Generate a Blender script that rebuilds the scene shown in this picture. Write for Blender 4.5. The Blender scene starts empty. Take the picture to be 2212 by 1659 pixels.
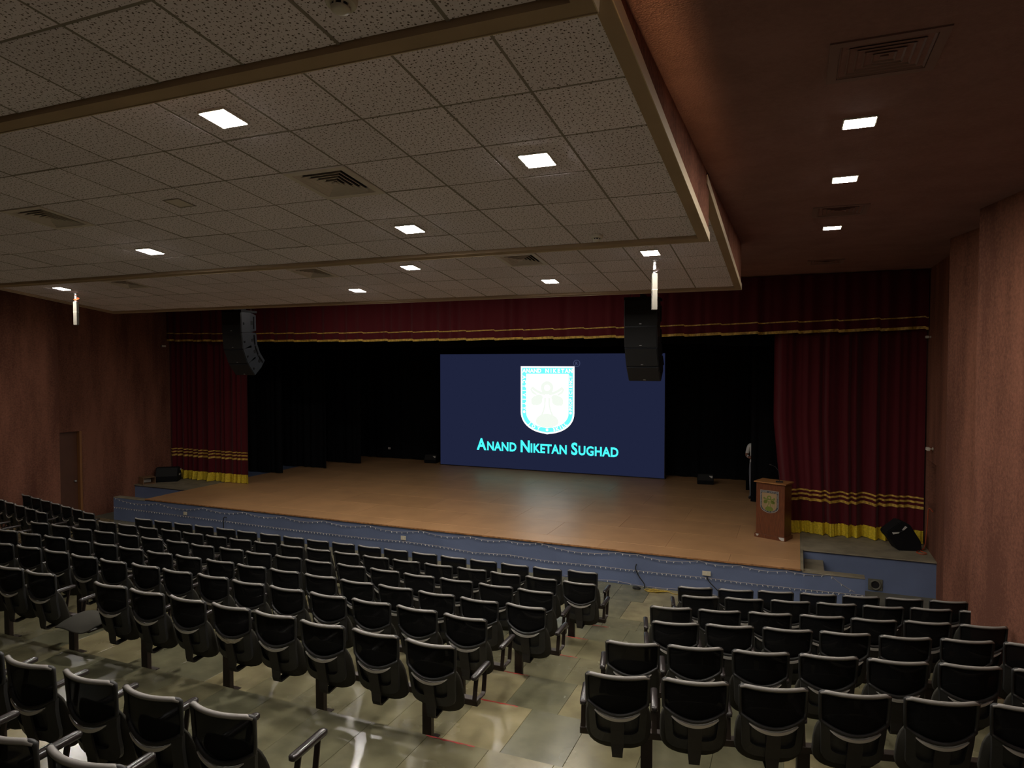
import bpy, bmesh, math, random
from math import sin, cos, tan, pi, radians, atan, atan2, sqrt, hypot
from mathutils import Vector, Matrix, Euler
random.seed(7)
S = bpy.context.scene
COL = S.collection

# ------------------------------------------------------------------ camera
cd = bpy.data.cameras.new('camera')
cam = bpy.data.objects.new('camera', cd); COL.objects.link(cam)
cd.sensor_fit = 'HORIZONTAL'; cd.sensor_width = 36.0
cd.lens = 36.0 * 1479.0 / 2212.0
cd.clip_start = 0.05; cd.clip_end = 200
cam.location = (0, 0, 4.25)
cam.rotation_euler = (radians(90 - 1.88), 0, radians(22.6))
S.camera = cam

# ------------------------------------------------------------------ world, exposure, light levels
w = bpy.data.worlds.new('world'); S.world = w; w.use_nodes = True
w.node_tree.nodes['Background'].inputs[0].default_value = (0, 0, 0, 1)
w.node_tree.nodes['Background'].inputs[1].default_value = 0.0
S.view_settings.view_transform = 'Standard'; S.view_settings.look = 'None'
S.view_settings.exposure = 0.0; S.view_settings.gamma = 1.0
S.view_settings.use_curve_mapping = False
try:
    S.cycles.max_bounces = 7; S.cycles.diffuse_bounces = 5; S.cycles.glossy_bounces = 3
    S.cycles.transparent_max_bounces = 12; S.cycles.sample_clamp_indirect = 3.0
    S.cycles.use_light_tree = True
except Exception:
    pass
LAMP = 445.0            # radiance of the square ceiling lamps
LAMP_BROWN = 230.0      # the lamps in the brown side ceiling
SCREEN_WHITE = 1.25
# added rear beam, stand-in for the unseen source warming the brown ceiling strip
sd = bpy.data.lights.new('rear_beam', 'AREA'); sd.energy = .6; sd.color = (1, .55, .22)
sd.shape = 'RECTANGLE'; sd.size = .2; sd.size_y = .12; sd.spread = radians(3)
sp = bpy.data.objects.new('rear_beam', sd); COL.objects.link(sp)
sp.location = (-.69, -3.4, 5.55)
sp.rotation_euler = (Vector((-.69, 6.0, 6.2)) - Vector(sp.location)).to_track_quat('-Z', 'Y').to_euler()
LAMP_FRONT_ADDED = 140.0     # unseen lamps added to brighten the stage front, behind the front tiled panel

# ------------------------------------------------------------------ materials
def mat(name, col, rough=.7, metal=0., var=0., vscale=3., bump=0., bscale=40., spec=.5, emit=None, estr=0., objvar=0., sheen=0.):
    m = bpy.data.materials.new(name); m.use_nodes = True
    nt = m.node_tree; b = nt.nodes['Principled BSDF']
    b.inputs['Base Color'].default_value = (*col, 1)
    b.inputs['Roughness'].default_value = rough; b.inputs['Metallic'].default_value = metal
    b.inputs['Specular IOR Level'].default_value = spec
    if sheen: b.inputs['Sheen Weight'].default_value = sheen
    L = nt.links
    geo = nt.nodes.new('ShaderNodeNewGeometry')
    src = None
    if var:
        n = nt.nodes.new('ShaderNodeTexNoise'); n.inputs['Scale'].default_value = vscale; n.inputs['Detail'].default_value = 5
        L.new(geo.outputs['Position'], n.inputs['Vector'])
        mr = nt.nodes.new('ShaderNodeMapRange'); mr.inputs[1].default_value = .3; mr.inputs[2].default_value = .7
        mr.inputs[3].default_value = 1 - var; mr.inputs[4].default_value = 1 + var
        L.new(n.outputs['Fac'], mr.inputs[0])
        src = mr.outputs[0]
    if objvar:
        oi = nt.nodes.new('ShaderNodeObjectInfo')
        mr2 = nt.nodes.new('ShaderNodeMapRange'); mr2.inputs[3].default_value = 1 - objvar; mr2.inputs[4].default_value = 1 + objvar
        L.new(oi.outputs['Random'], mr2.inputs[0])
        if src:
            mm = nt.nodes.new('ShaderNodeMath'); mm.operation = 'MULTIPLY'
            L.new(src, mm.inputs[0]); L.new(mr2.outputs[0], mm.inputs[1]); src = mm.outputs[0]
        else: src = mr2.outputs[0]
    if src:
        vm = nt.nodes.new('ShaderNodeVectorMath'); vm.operation = 'SCALE'; vm.inputs[0].default_value = col
        L.new(src, vm.inputs['Scale']); L.new(vm.outputs[0], b.inputs['Base Color'])
    if bump:
        n2 = nt.nodes.new('ShaderNodeTexNoise'); n2.inputs['Scale'].default_value = bscale; n2.inputs['Detail'].default_value = 3
        L.new(geo.outputs['Position'], n2.inputs['Vector'])
        bp = nt.nodes.new('ShaderNodeBump'); bp.inputs['Strength'].default_value = bump; bp.inputs['Distance'].default_value = .01
        L.new(n2.outputs['Fac'], bp.inputs['Height']); L.new(bp.outputs[0], b.inputs['Normal'])
    if emit:
        b.inputs['Emission Color'].default_value = (*emit, 1); b.inputs['Emission Strength'].default_value = estr
    return m

def srgb(r, g, b):
    f = lambda c: (c/255/12.92 if c/255 <= .04045 else ((c/255+.055)/1.055)**2.4)
    return (f(r), f(g), f(b))

def wall_mat(name, c1, c2):
    """brown acoustic carpet: fine nap, rubbed vertical streaks and lighter rubbed seams"""
    m = mat(name, c1, .95, bump=.5, bscale=90, spec=.1)
    nt = m.node_tree; L = nt.links; b = nt.nodes['Principled BSDF']
    geo = nt.nodes.new('ShaderNodeNewGeometry')
    mp = nt.nodes.new('ShaderNodeMapping'); mp.inputs['Scale'].default_value = (1.1, 1.1, .22)
    L.new(geo.outputs['Position'], mp.inputs[0])
    n = nt.nodes.new('ShaderNodeTexNoise'); n.inputs['Scale'].default_value = 1.6; n.inputs['Detail'].default_value = 6
    n.inputs['Roughness'].default_value = .6
    L.new(mp.outputs[0], n.inputs['Vector'])
    n2 = nt.nodes.new('ShaderNodeTexNoise'); n2.inputs['Scale'].default_value = 28; n2.inputs['Detail'].default_value = 3
    L.new(geo.outputs['Position'], n2.inputs['Vector'])
    ad = nt.nodes.new('ShaderNodeMath'); ad.operation = 'MULTIPLY_ADD'; ad.inputs[1].default_value = .45
    L.new(n2.outputs['Fac'], ad.inputs[0]); L.new(n.outputs['Fac'], ad.inputs[2])
    cr = nt.nodes.new('ShaderNodeValToRGB')
    cr.color_ramp.elements[0].position = .58; cr.color_ramp.elements[0].color = (*c1, 1)
    cr.color_ramp.elements[1].position = .9; cr.color_ramp.elements[1].color = (*c2, 1)
    L.new(ad.outputs[0], cr.inputs[0]); L.new(cr.outputs[0], b.inputs['Base Color'])
    return m

def perforated(name, c, dark):
    """ceiling tile with pressed holes of two sizes (flat-print scale)"""
    m = mat(name, c, .9, spec=.2)
    nt = m.node_tree; L = nt.links; b = nt.nodes['Principled BSDF']
    tc = nt.nodes.new('ShaderNodeTexCoord')
    oi = nt.nodes.new('ShaderNodeObjectInfo')
    va = nt.nodes.new('ShaderNodeVectorMath'); va.operation = 'MULTIPLY_ADD'
    va.inputs[1].default_value = (1, 1, 0)
    cx = nt.nodes.new('ShaderNodeCombineXYZ')
    mu = nt.nodes.new('ShaderNodeMath'); mu.operation = 'MULTIPLY'; mu.inputs[1].default_value = 9.
    L.new(oi.outputs['Random'], mu.inputs[0]); L.new(mu.outputs[0], cx.inputs[0])
    L.new(tc.outputs['Object'], va.inputs[0]); L.new(cx.outputs[0], va.inputs[2])
    prev = None
    for sc, r0, r1 in ((25., .115, .155), (41., .095, .135)):
        v = nt.nodes.new('ShaderNodeTexVoronoi'); v.voronoi_dimensions = '2D'; v.inputs['Scale'].default_value = sc
        v.inputs['Randomness'].default_value = .75
        L.new(va.outputs[0], v.inputs['Vector'])
        mr = nt.nodes.new('ShaderNodeMapRange'); mr.inputs[1].default_value = r0; mr.inputs[2].default_value = r1
        L.new(v.outputs['Distance'], mr.inputs[0])
        if prev:
            mm = nt.nodes.new('ShaderNodeMath'); mm.operation = 'MINIMUM'
            L.new(prev, mm.inputs[0]); L.new(mr.outputs[0], mm.inputs[1]); prev = mm.outputs[0]
        else: prev = mr.outputs[0]
    mr2 = nt.nodes.new('ShaderNodeMapRange'); mr2.inputs[3].default_value = .93; mr2.inputs[4].default_value = 1.05
    L.new(oi.outputs['Random'], mr2.inputs[0])
    mx = nt.nodes.new('ShaderNodeMix'); mx.data_type = 'RGBA'
    mx.inputs[6].default_value = (*dark, 1); mx.inputs[7].default_value = (*c, 1)
    L.new(prev, mx.inputs[0])
    vm = nt.nodes.new('ShaderNodeVectorMath'); vm.operation = 'SCALE'
    L.new(mx.outputs[2], vm.inputs[0]); L.new(mr2.outputs[0], vm.inputs['Scale'])
    L.new(vm.outputs[0], b.inputs['Base Color'])
    return m

def stone(name):
    """polished greenish limestone flags, each its own shade, clouded, with dull trodden patches"""
    m = mat(name, (.2, .19, .13), .25)
    nt = m.node_tree; L = nt.links; b = nt.nodes['Principled BSDF']
    oi = nt.nodes.new('ShaderNodeObjectInfo'); geo = nt.nodes.new('ShaderNodeNewGeometry')
    cr = nt.nodes.new('ShaderNodeValToRGB'); e = cr.color_ramp
    e.elements[0].position = 0; e.elements[0].color = (.125, .122, .076, 1)
    e.elements[1].position = 1; e.elements[1].color = (.25, .213, .115, 1)
    x = e.elements.new(.35); x.color = (.15, .14, .083, 1)
    x = e.elements.new(.8); x.color = (.175, .157, .088, 1)
    L.new(oi.outputs['Random'], cr.inputs[0])
    n = nt.nodes.new('ShaderNodeTexNoise'); n.inputs['Scale'].default_value = 3.2; n.inputs['Detail'].default_value = 6
    L.new(geo.outputs['Position'], n.inputs['Vector'])
    mr = nt.nodes.new('ShaderNodeMapRange'); mr.inputs[1].default_value = .3; mr.inputs[2].default_value = .7
    mr.inputs[3].default_value = .72; mr.inputs[4].default_value = 1.2
    L.new(n.outputs['Fac'], mr.inputs[0])
    vm = nt.nodes.new('ShaderNodeVectorMath'); vm.operation = 'SCALE'
    L.new(cr.outputs[0], vm.inputs[0]); L.new(mr.outputs[0], vm.inputs['Scale']); L.new(vm.outputs[0], b.inputs['Base Color'])
    n2 = nt.nodes.new('ShaderNodeTexNoise'); n2.inputs['Scale'].default_value = 2.1; n2.inputs['Detail'].default_value = 4
    L.new(geo.outputs['Position'], n2.inputs['Vector'])
    mr2 = nt.nodes.new('ShaderNodeMapRange'); mr2.inputs[1].default_value = .35; mr2.inputs[2].default_value = .7
    mr2.inputs[3].default_value = .17; mr2.inputs[4].default_value = .30
    L.new(n2.outputs['Fac'], mr2.inputs[0]); L.new(mr2.outputs[0], b.inputs['Roughness'])
    return m

def wood(name, c1, c2, rough=.5, sx=1., sy=1., sz=1., scale=6.):
    m = mat(name, c1, rough)
    nt = m.node_tree; L = nt.links; b = nt.nodes['Principled BSDF']
    tc = nt.nodes.new('ShaderNodeTexCoord'); mp = nt.nodes.new('ShaderNodeMapping'); mp.inputs['Scale'].default_value = (sx, sy, sz)
    L.new(tc.outputs['Object'], mp.inputs[0])
    n = nt.nodes.new('ShaderNodeTexNoise'); n.inputs['Scale'].default_value = scale; n.inputs['Detail'].default_value = 5
    L.new(mp.outputs[0], n.inputs['Vector'])
    cr = nt.nodes.new('ShaderNodeValToRGB')
    cr.color_ramp.elements[0].position = .35; cr.color_ramp.elements[0].color = (*c1, 1)
    cr.color_ramp.elements[1].position = .68; cr.color_ramp.elements[1].color = (*c2, 1)
    L.new(n.outputs['Fac'], cr.inputs[0]); L.new(cr.outputs[0], b.inputs['Base Color'])
    return m

def emis(name, col, s):
    m = bpy.data.materials.new(name); m.use_nodes = True; nt = m.node_tree
    nt.nodes.remove(nt.nodes['Principled BSDF'])
    e = nt.nodes.new('ShaderNodeEmission'); e.inputs[0].default_value = (*col, 1); e.inputs[1].default_value = s
    nt.links.new(e.outputs[0], nt.nodes['Material Output'].inputs[0]); return m

def meshy(name, col, alpha):
    m = mat(name, col, .9, spec=.1); nt = m.node_tree; b = nt.nodes['Principled BSDF']
    t = nt.nodes.new('ShaderNodeBsdfTransparent'); mx = nt.nodes.new('ShaderNodeMixShader'); mx.inputs[0].default_value = alpha
    nt.links.new(t.outputs[0], mx.inputs[1]); nt.links.new(b.outputs[0], mx.inputs[2])
    nt.links.new(mx.outputs[0], nt.nodes['Material Output'].inputs[0]); return m

M_WALL = wall_mat('brown_wall_carpet', (.12, .050, .034), (.25, .108, .07))
M_CEIL = wall_mat('brown_ceiling_carpet', (.24, .135, .125), (.29, .165, .155))
M_TILE = perforated('perforated_tile', (.82, .75, .82), (.15, .115, .105))
M_GRID = mat('ceiling_grid', (.24, .21, .18), .7)
M_BOARD = mat('cloud_border', (.38, .27, .17), .75, var=.1, vscale=2)
M_LIP = mat('cloud_lip', (.55, .44, .30), .6)
M_STONE = stone('limestone_flag')
M_STEP = mat('step_stone', (.12, .115, .085), .6, var=.2)
M_TAPE = mat('red_paint', (.35, .018, .015), .6, var=.2, vscale=30)
M_BLUE = mat('stage_blue_paint', (.125, .162, .275), .65, var=.12, vscale=1.4, bump=.15, bscale=25)
M_CONC = mat('side_stage_concrete', (.22, .19, .13), .7, var=.25, vscale=4)
M_STAGE = mat('stage_plywood', (.47, .265, .125), .42, var=.1, vscale=1.5, objvar=.05, bump=.05, bscale=12)
M_EDGE = mat('stage_edge', (.3, .14, .05), .6, var=.5, vscale=14)
M_BLACK = mat('black_drape', (.007, .0075, .009), .95, spec=.05)
M_BLACKP = mat('black_stage_paint', (.004, .0045, .006), .9, spec=.05)
M_RED = mat('red_velvet', (.075, .006, .010), .85, spec=.15, sheen=.12)
M_GOLD = mat('gold_satin', (.50, .32, .05), .5, var=.5, vscale=22)
M_FRINGE = mat('yellow_fringe', (.62, .46, .02), .65, var=.25, vscale=30)
M_PLAS = mat('chair_black_plastic', (.016, .016, .016), .5)
M_SPINE = mat('chair_spine', (.014, .012, .011), .55)
M_RAIL = mat('chair_top_rail', (.24, .226, .21), .5)
M_MESH = meshy('chair_mesh_fabric', (.008, .008, .008), .86)
M_PAD = mat('seat_grey_fabric', (.045, .043, .036), .95, bump=.3, bscale=300, spec=.1)
M_STRIP = mat('chair_silver_strip', (.50, .475, .45), .42, metal=.2)
M_STRIPT = mat('chair_torn_strip', (.42, .38, .29), .8, var=.3, vscale=40)
M_ARM = mat('armrest_leatherette', (.024, .020, .020), .24)
M_STEEL = mat('dark_brown_steel', (.022, .014, .010), .45, metal=.2)
M_LAMPB = mat('lamp_rim', (.6, .58, .52), .5)
M_LAMP = emis('lamp_diffuser', (1, .93, .85), LAMP)
M_LAMPF = emis('lamp_diffuser_front', (1, .92, .80), LAMP_FRONT_ADDED)
M_LAMPD = emis('lamp_diffuser_dim', (1, .91, .77), LAMP_BROWN*.55)
M_LAMPC = emis('lamp_diffuser_brown', (1, .91, .77), LAMP_BROWN)
M_VENT = mat('vent_paint', (.66, .59, .55), .6)
M_VENTB = mat('vent_brown_paint', (.20, .115, .105), .7)
M_DARK = mat('dark_void', (.006, .005, .005), .9)
M_WHITE = mat('white_plastic', (.62, .58, .50), .5)
M_TUBE = mat('tube_offwhite', (.085, .078, .062), .6)
M_PLATE = mat('cream_switch_plate', (.60, .55, .42), .5)
M_SPK = mat('speaker_black', (.006, .006, .007), .85, spec=.2)
M_SPKS = mat('speaker_side', (.011, .012, .016), .5)
M_GRILL = mat('speaker_grille', (.006, .006, .006), .8)
M_BADGE = mat('silver_badge', (.45, .45, .45), .4, metal=.5)
M_LECT = wood('lectern_wood', (.10, .028, .010), (.17, .055, .02), .38, 14, 14, 1.2)
M_LECTT = wood('lectern_top_wood', (.26, .11, .035), (.38, .18, .06), .4, 1, 10, 10)
M_DOOR = mat('door_brown', (.12, .05, .03), .55, var=.1)
M_JAMB = mat('door_jamb_wood', (.30, .13, .045), .45)
M_WIRE = mat('fairy_wire', (.33, .30, .28), .6)
M_BULB = mat('fairy_bulb', (.75, .75, .72), .2)
M_CABLE = mat('black_cable', (.008, .008, .008), .6)
M_CABLEY = mat('yellow_cable', (.40, .27, .03), .6)
M_CABLEO = mat('orange_cable', (.45, .07, .02), .6)
M_NAVY = emis('screen_navy', srgb(30, 35, 60), 1.0)
M_SWHITE = emis('screen_white', (1., 1., .98), SCREEN_WHITE)
M_SFIELD = emis('screen_bright_field', (.86, .95, 1.), 2.4)
M_SCREAM = emis('screen_pale_green', (.90, .965, .88), 1.0)
M_SCYAN = emis('screen_cyan', srgb(110, 245, 250), 1.15)
M_STITLE = emis('screen_title_cyan', srgb(72, 252, 250), 1.25)
M_SGREY = emis('screen_grey', srgb(62, 70, 100), 1.0)
M_BEZEL = mat('screen_bezel', (.006, .006, .008), .5)
M_PSIL = mat('plate_silver', (.33, .32, .30), .4, metal=.4)
M_PBLUE = mat('plate_slate', (.045, .055, .07), .5)
M_PTAN = mat('plate_tan', (.30, .21, .11), .5)
M_PGREEN = mat('plate_green', (.13, .17, .02), .55)
M_SKIN = mat('skin', (.20, .085, .055), .6)
M_SHIRT = mat('white_shirt', (.62, .63, .62), .8)
M_TROUS = mat('grey_trousers', (.16, .17, .20), .85)
M_SHOE = mat('dark_shoe', (.012, .009, .008), .5)
M_HAIR = mat('black_hair', (.006, .005, .005), .6)
M_BOXW = wood('plywood_box', (.16, .09, .045), (.24, .14, .07), .6)
M_BOXI = mat('box_white_panel', (.45, .43, .38), .6)
M_PAPER = mat('white_handle_sticker', (.55, .54, .5), .6)

# ------------------------------------------------------------------ mesh builder
class MB:
    def __init__(s): s.v = []; s.f = []; s.mi = []; s.cur = 0
    def add(s, vs, fs):
        o = len(s.v); s.v += [tuple(p) for p in vs]
        for f in fs: s.f.append(tuple(o + i for i in f)); s.mi.append(s.cur)
        return s
    def box(s, x0, x1, y0, y1, z0, z1, T=None):
        vs = [Vector(p) for p in ((x0,y0,z0),(x1,y0,z0),(x1,y1,z0),(x0,y1,z0),(x0,y0,z1),(x1,y0,z1),(x1,y1,z1),(x0,y1,z1))]
        if T: vs = [T @ p for p in vs]
        return s.add(vs, [(3,2,1,0),(4,5,6,7),(0,1,5,4),(1,2,6,5),(2,3,7,6),(3,0,4,7)])
    def cbox(s, c, d, T=None):
        return s.box(c[0]-d[0]/2, c[0]+d[0]/2, c[1]-d[1]/2, c[1]+d[1]/2, c[2]-d[2]/2, c[2]+d[2]/2, T)
    def loft(s, rings, closed=True, caps=True, loop=False):
        n = len(rings[0]); o = len(s.v)
        vs = [p for r in rings for p in r]; fs = []
        m = len(rings); rng = m if loop else m - 1
        for i in range(rng):
            j = (i+1) % m
            for k in range(n if closed else n-1):
                l = (k+1) % n
                fs.append((i*n+k, i*n+l, j*n+l, j*n+k))
        if caps and not loop:
            fs.append(tuple(range(n-1, -1, -1))); fs.append(tuple((m-1)*n+k for k in range(n)))
        return s.add(vs, fs)
    def tube(s, pts, r, n=6, loop=False, caps=True):
        pts = [Vector(p) for p in pts]; rings = []; m = len(pts)
        up = None
        for i, p in enumerate(pts):
            a = pts[(i-1) % m] if (loop or i > 0) else pts[i]; b = pts[(i+1) % m] if (loop or i < m-1) else pts[i]
            t = (b - a).normalized() if (b-a).length > 1e-9 else Vector((0,0,1))
            if up is None:
                up = Vector((0,0,1)) if abs(t.z) < .9 else Vector((0,1,0))
            u = (up - t*up.dot(t))
            u = u.normalized() if u.length > 1e-6 else t.orthogonal().normalized()
            up = u; v = t.cross(u)
            ri = r[i] if isinstance(r, list) else r
            if isinstance(ri, (list, tuple)): ra, rb = ri
            else: ra = rb = ri
            rings.append([p + u*(ra*cos(2*pi*k/n)) + v*(rb*sin(2*pi*k/n)) for k in range(n)])
        return s.loft(rings, True, caps, loop)
    def prism(s, poly, z0, z1):
        n = len(poly)
        vs = [(x, y, z0) for x, y in poly] + [(x, y, z1) for x, y in poly]
        fs = [tuple(range(n-1, -1, -1)), tuple(range(n, 2*n))] + [(i, (i+1) % n, n+(i+1) % n, n+i) for i in range(n)]
        return s.add(vs, fs)
    def prism_xz(s, poly, y0, y1):
        n = len(poly)
        vs = [(x, y0, z) for x, z in poly] + [(x, y1, z) for x, z in poly]
        fs = [tuple(range(n)), tuple(range(2*n-1, n-1, -1))] + [((i+1) % n, i, n+i, n+(i+1) % n) for i in range(n)]
        return s.add(vs, fs)
    def grid(s, fn, us, vs_, thick=None):
        nu, nv = len(us), len(vs_)
        P = [Vector(fn(u, v)) for v in vs_ for u in us]
        F = [(j*nu+i, j*nu+i+1, (j+1)*nu+i+1, (j+1)*nu+i) for j in range(nv-1) for i in range(nu-1)]
        if thick:
            t = Vector(thick); Q = [p + t for p in P]; N = len(P)
            F2 = [tuple(N+i for i in reversed(f)) for f in F]
            bd = [i for i in range(nu)] + [j*nu+nu-1 for j in range(1, nv)] + [(nv-1)*nu+i for i in range(nu-2, -1, -1)] + [j*nu for j in range(nv-2, 0, -1)]
            F3 = [(bd[(k+1) % len(bd)], bd[k], N+bd[k], N+bd[(k+1) % len(bd)]) for k in range(len(bd))]
            return s.add(P+Q, F+F2+F3)
        return s.add(P, F)
    def lathe(s, prof, n=16, T=None):
        rings = [[Vector((r*cos(2*pi*k/n), r*sin(2*pi*k/n), z)) for k in range(n)] for r, z in prof]
        if T: rings = [[T @ p for p in r] for r in rings]
        return s.loft(rings)
    def xf(s, T): s.v = [tuple(T @ Vector(p)) for p in s.v]; return s
    def mesh(s, name, mats, smooth=False, bevel=0, recalc=True):
        me = bpy.data.meshes.new(name); me.from_pydata(s.v, [], s.f)
        if not isinstance(mats, (list, tuple)): mats = [mats]
        for m in mats: me.materials.append(m)
        if any(s.mi): me.polygons.foreach_set('material_index', s.mi)
        bm = bmesh.new(); bm.from_mesh(me)
        if recalc: bmesh.ops.recalc_face_normals(bm, faces=bm.faces)
        if bevel: bmesh.ops.bevel(bm, geom=list(bm.edges), offset=bevel, segments=2 if bevel > .006 else 1, affect='EDGES', clamp_overlap=True)
        bm.to_mesh(me); bm.free()
        if smooth: me.polygons.foreach_set('use_smooth', [True]*len(me.polygons))
        return me

def link(name, me, parent=None, loc=None, rot=None):
    o = bpy.data.objects.new(name, me); COL.objects.link(o)
    if parent: o.parent = parent
    if loc: o.location = loc
    if rot: o.rotation_euler = rot
    return o
def obj(name, mb, m, parent=None, smooth=False, bevel=0, loc=None, rot=None, recalc=True):
    return link(name, mb.mesh(name, m, smooth, bevel, recalc), parent, loc, rot)
def tag(o, label=None, cat=None, group=None, kind=None):
    if label: o['label'] = label
    if cat: o['category'] = cat
    if group: o['group'] = group
    if kind: o['kind'] = kind
    return o
def thing(name, label, cat, loc=(0,0,0), rot=(0,0,0), group=None):
    return tag(link(name, None, None, loc, rot), label, cat, group)
def struct(name, mb, m, label=None, **k):
    o = obj(name, mb, m, **k); o['kind'] = 'structure'
    if label: o['label'] = label
    return o
def copy_tree(o, parent=None):
    c = o.copy(); COL.objects.link(c)
    if parent: c.parent = parent
    for ch in o.children: copy_tree(ch, c)
    return c
def text_mb(body, size, extrude=.0, bold=.0, spacing=1.0):
    cu = bpy.data.curves.new('text', 'FONT'); cu.body = body; cu.size = size; cu.extrude = extrude; cu.offset = bold
    cu.space_character = spacing; cu.resolution_u = 3
    o = bpy.data.objects.new('text', cu); COL.objects.link(o)
    dg = bpy.context.evaluated_depsgraph_get(); me = o.evaluated_get(dg).to_mesh()
    mb = MB(); mb.add([v.co.copy() for v in me.vertices], [tuple(p.vertices) for p in me.polygons])
    o.evaluated_get(dg).to_mesh_clear(); bpy.data.objects.remove(o); bpy.data.curves.remove(cu)
    return mb
def bounds(mb):
    return [min(p[i] for p in mb.v) for i in range(3)], [max(p[i] for p in mb.v) for i in range(3)]

# ================================================================== THE ROOM
CX = -15.54                      # the hall mirrors about x = CX/2
ZC = 6.05                        # brown ceiling
def mir(x): return CX - x
KR, KL = -1.28, -14.3            # where the rows bend towards the stage
def kink(x): return .229*max(0, x-KR) + .229*max(0, KL-x)
NOS = [10.15, 9.16, 8.15, 7.10, 6.09, 5.02, 3.85, 2.85]      # nosing of tier k+2
TZ = [.178*k for k in range(7)] + [1.26, 1.53]                # tier heights (row k stands on TZ[k-1])
TZ = [0, .178, .356, .534, .712, .89, 1.068, 1.255, 1.525]

# ---- floor: concrete steps, then stone flags laid on them
XL, XR = -17.9, 2.36
xs = [XL, KL, KR, XR]
fb = MB()
def edge_y(y): return [(x, y + kink(x)) for x in xs]
lines = [edge_y(12.78-.0)] 
front = [(x, 14.2) for x in xs]
def band(l0, l1, z):   # horizontal strip between a far line and a near line
    for a in range(len(xs)-1):
        fb.add([(l1[a][0], l1[a][1], z), (l1[a+1][0], l1[a+1][1], z), (l0[a+1][0], l0[a+1][1], z), (l0[a][0], l0[a][1], z)], [(0,1,2,3)])
def riser(l, z0, z1):
    for a in range(len(xs)-1):
        fb.add([(l[a][0], l[a][1], z0), (l[a+1][0], l[a+1][1], z0), (l[a+1][0], l[a+1][1], z1), (l[a][0], l[a][1], z1)], [(0,3,2,1)])
TH = .022
band(front, edge_y(NOS[0]), -TH)
for k in range(8):
    riser(edge_y(NOS[k]), TZ[k]-TH, TZ[k+1]-TH)
    far = edge_y(NOS[k]); near = edge_y(NOS[k+1]) if k < 7 else [(x*2.2+2, -8) for x in xs]
    if k == 7: near = [(-24, -8), (KL, -8), (KR, -8), (9, -8)]
    band(far, near, TZ[k+1]-TH)
# pieces that reach under the splayed side walls
fb.add([(XR, 10.8, -TH), (4, 10.8, -TH), (4, 14.2, -TH), (XR, 14.2, -TH)], [(0,1,2,3)])
for k in range(7):
    y0 = NOS[k]+kink(XR); y1 = (NOS[k+1])+kink(XR)
    fb.add([(XR, y1, TZ[k+1]-TH), (6, y1+.8, TZ[k+1]-TH), (6, y0+.8, TZ[k+1]-TH), (XR, y0, TZ[k+1]-TH)], [(0,1,2,3)])
floor = struct('floor', fb, M_STEP, recalc=False)
PW = .565
def flag(x0, x1, ya, yb, z, parent, name='tile', gap=.0012):
    """one flag between two (bent) lines, with worn edges"""
    x0 += gap; x1 -= gap; b = .002
    def ring(d, zz): return [(x0+d, ya+kink(x0)+d+gap, zz), (x1-d, ya+kink(x1)+d+gap, zz), (x1-d, yb+kink(x1)-d-gap, zz), (x0+d, yb+kink(x0)-d-gap, zz)]
    mb = MB(); mb.loft([ring(0, z-TH), ring(0, z-b), ring(b, z)])
    return obj(name, mb, M_STONE, parent)
stuffb = MB()
ntile = 0
def course(ya, yb, z, off, xa=-13.3, xb=2.3):
    global ntile
    n0 = math.floor((xa-off)/PW)
    x = off + n0*PW
    while x < xb:
        a, b = max(x, xa), min(x+PW, xb)
        if b-a > .05: flag(a, b, ya, yb, z, floor); ntile += 1
        x += PW
    x = xa
    while x > XL:                                   # far-left courses: too small to tell apart
        a = max(x-PW, XL); stuffb.box(a+.003, x-.003, ya+kink((a+x)/2)+.01, yb+kink((a+x)/2)-.01, z-TH, z)
        x -= PW
for j, (ya, yb) in enumerate(((10.15, 11.02), (11.02, 11.9), (11.9, 12.775))):
    # front floor: rows stay straight, only the first follows the bent step
    off = -2.86 + .2*j
    if j == 0: course(ya, yb, 0, off)
    else:
        x = off + math.floor((-13.3-off)/PW)*PW
        while x < 2.3:
            a, b = max(x, -13.3), min(x+PW, 2.3)
            y0 = max(ya + kink((a+b)/2), ya)
            if b-a > .05 and y0 < yb-.05:
                mb = MB(); mb.box(a+.003, b-.003, ya+kink((a+b)/2)*(1 if j == 1 else .3)+.003, yb+(kink((a+b)/2)*.3 if j == 1 else 0)-.003, -TH, 0)
                obj('tile', mb, M_STONE, floor); ntile += 1
            x += PW
        stuffb.box(XL, -13.31, ya+.6, yb+.3 if j == 1 else yb, -TH, 0)
for k in range(7):
    off = -2.86 + (0 if k == 5 else [.0, .21, .4, .12, -.025, 0, .3][k])
    course(NOS[k+1], NOS[k], TZ[k+1], off)
course(.6, NOS[7], TZ[8], -2.7, -6.0, 1.5)
so = obj('tile', stuffb, M_STONE, floor); so['kind'] = 'stuff'
tape_xy = [(0, -3.05, -2.6, 'fifth', ), (1, -2.9, -2.62, 'fourth'), (2, -3.06, -2.52, 'third'), (3, -3.02, -2.72, 'second'), (4, -3.02, -2.5, 'first')]
tl = {0: 'worn red paint line on the aisle step nearest the stage', 1: 'short worn red paint line on the aisle step second from the stage',
      2: 'red paint line on the aisle step third from the stage', 3: 'faded red paint line on the aisle step fourth from the stage',
      4: 'red paint line on the aisle step fifth from the stage', 5: 'long bright red paint line on the nearest aisle step, by the last chair post'}
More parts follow.
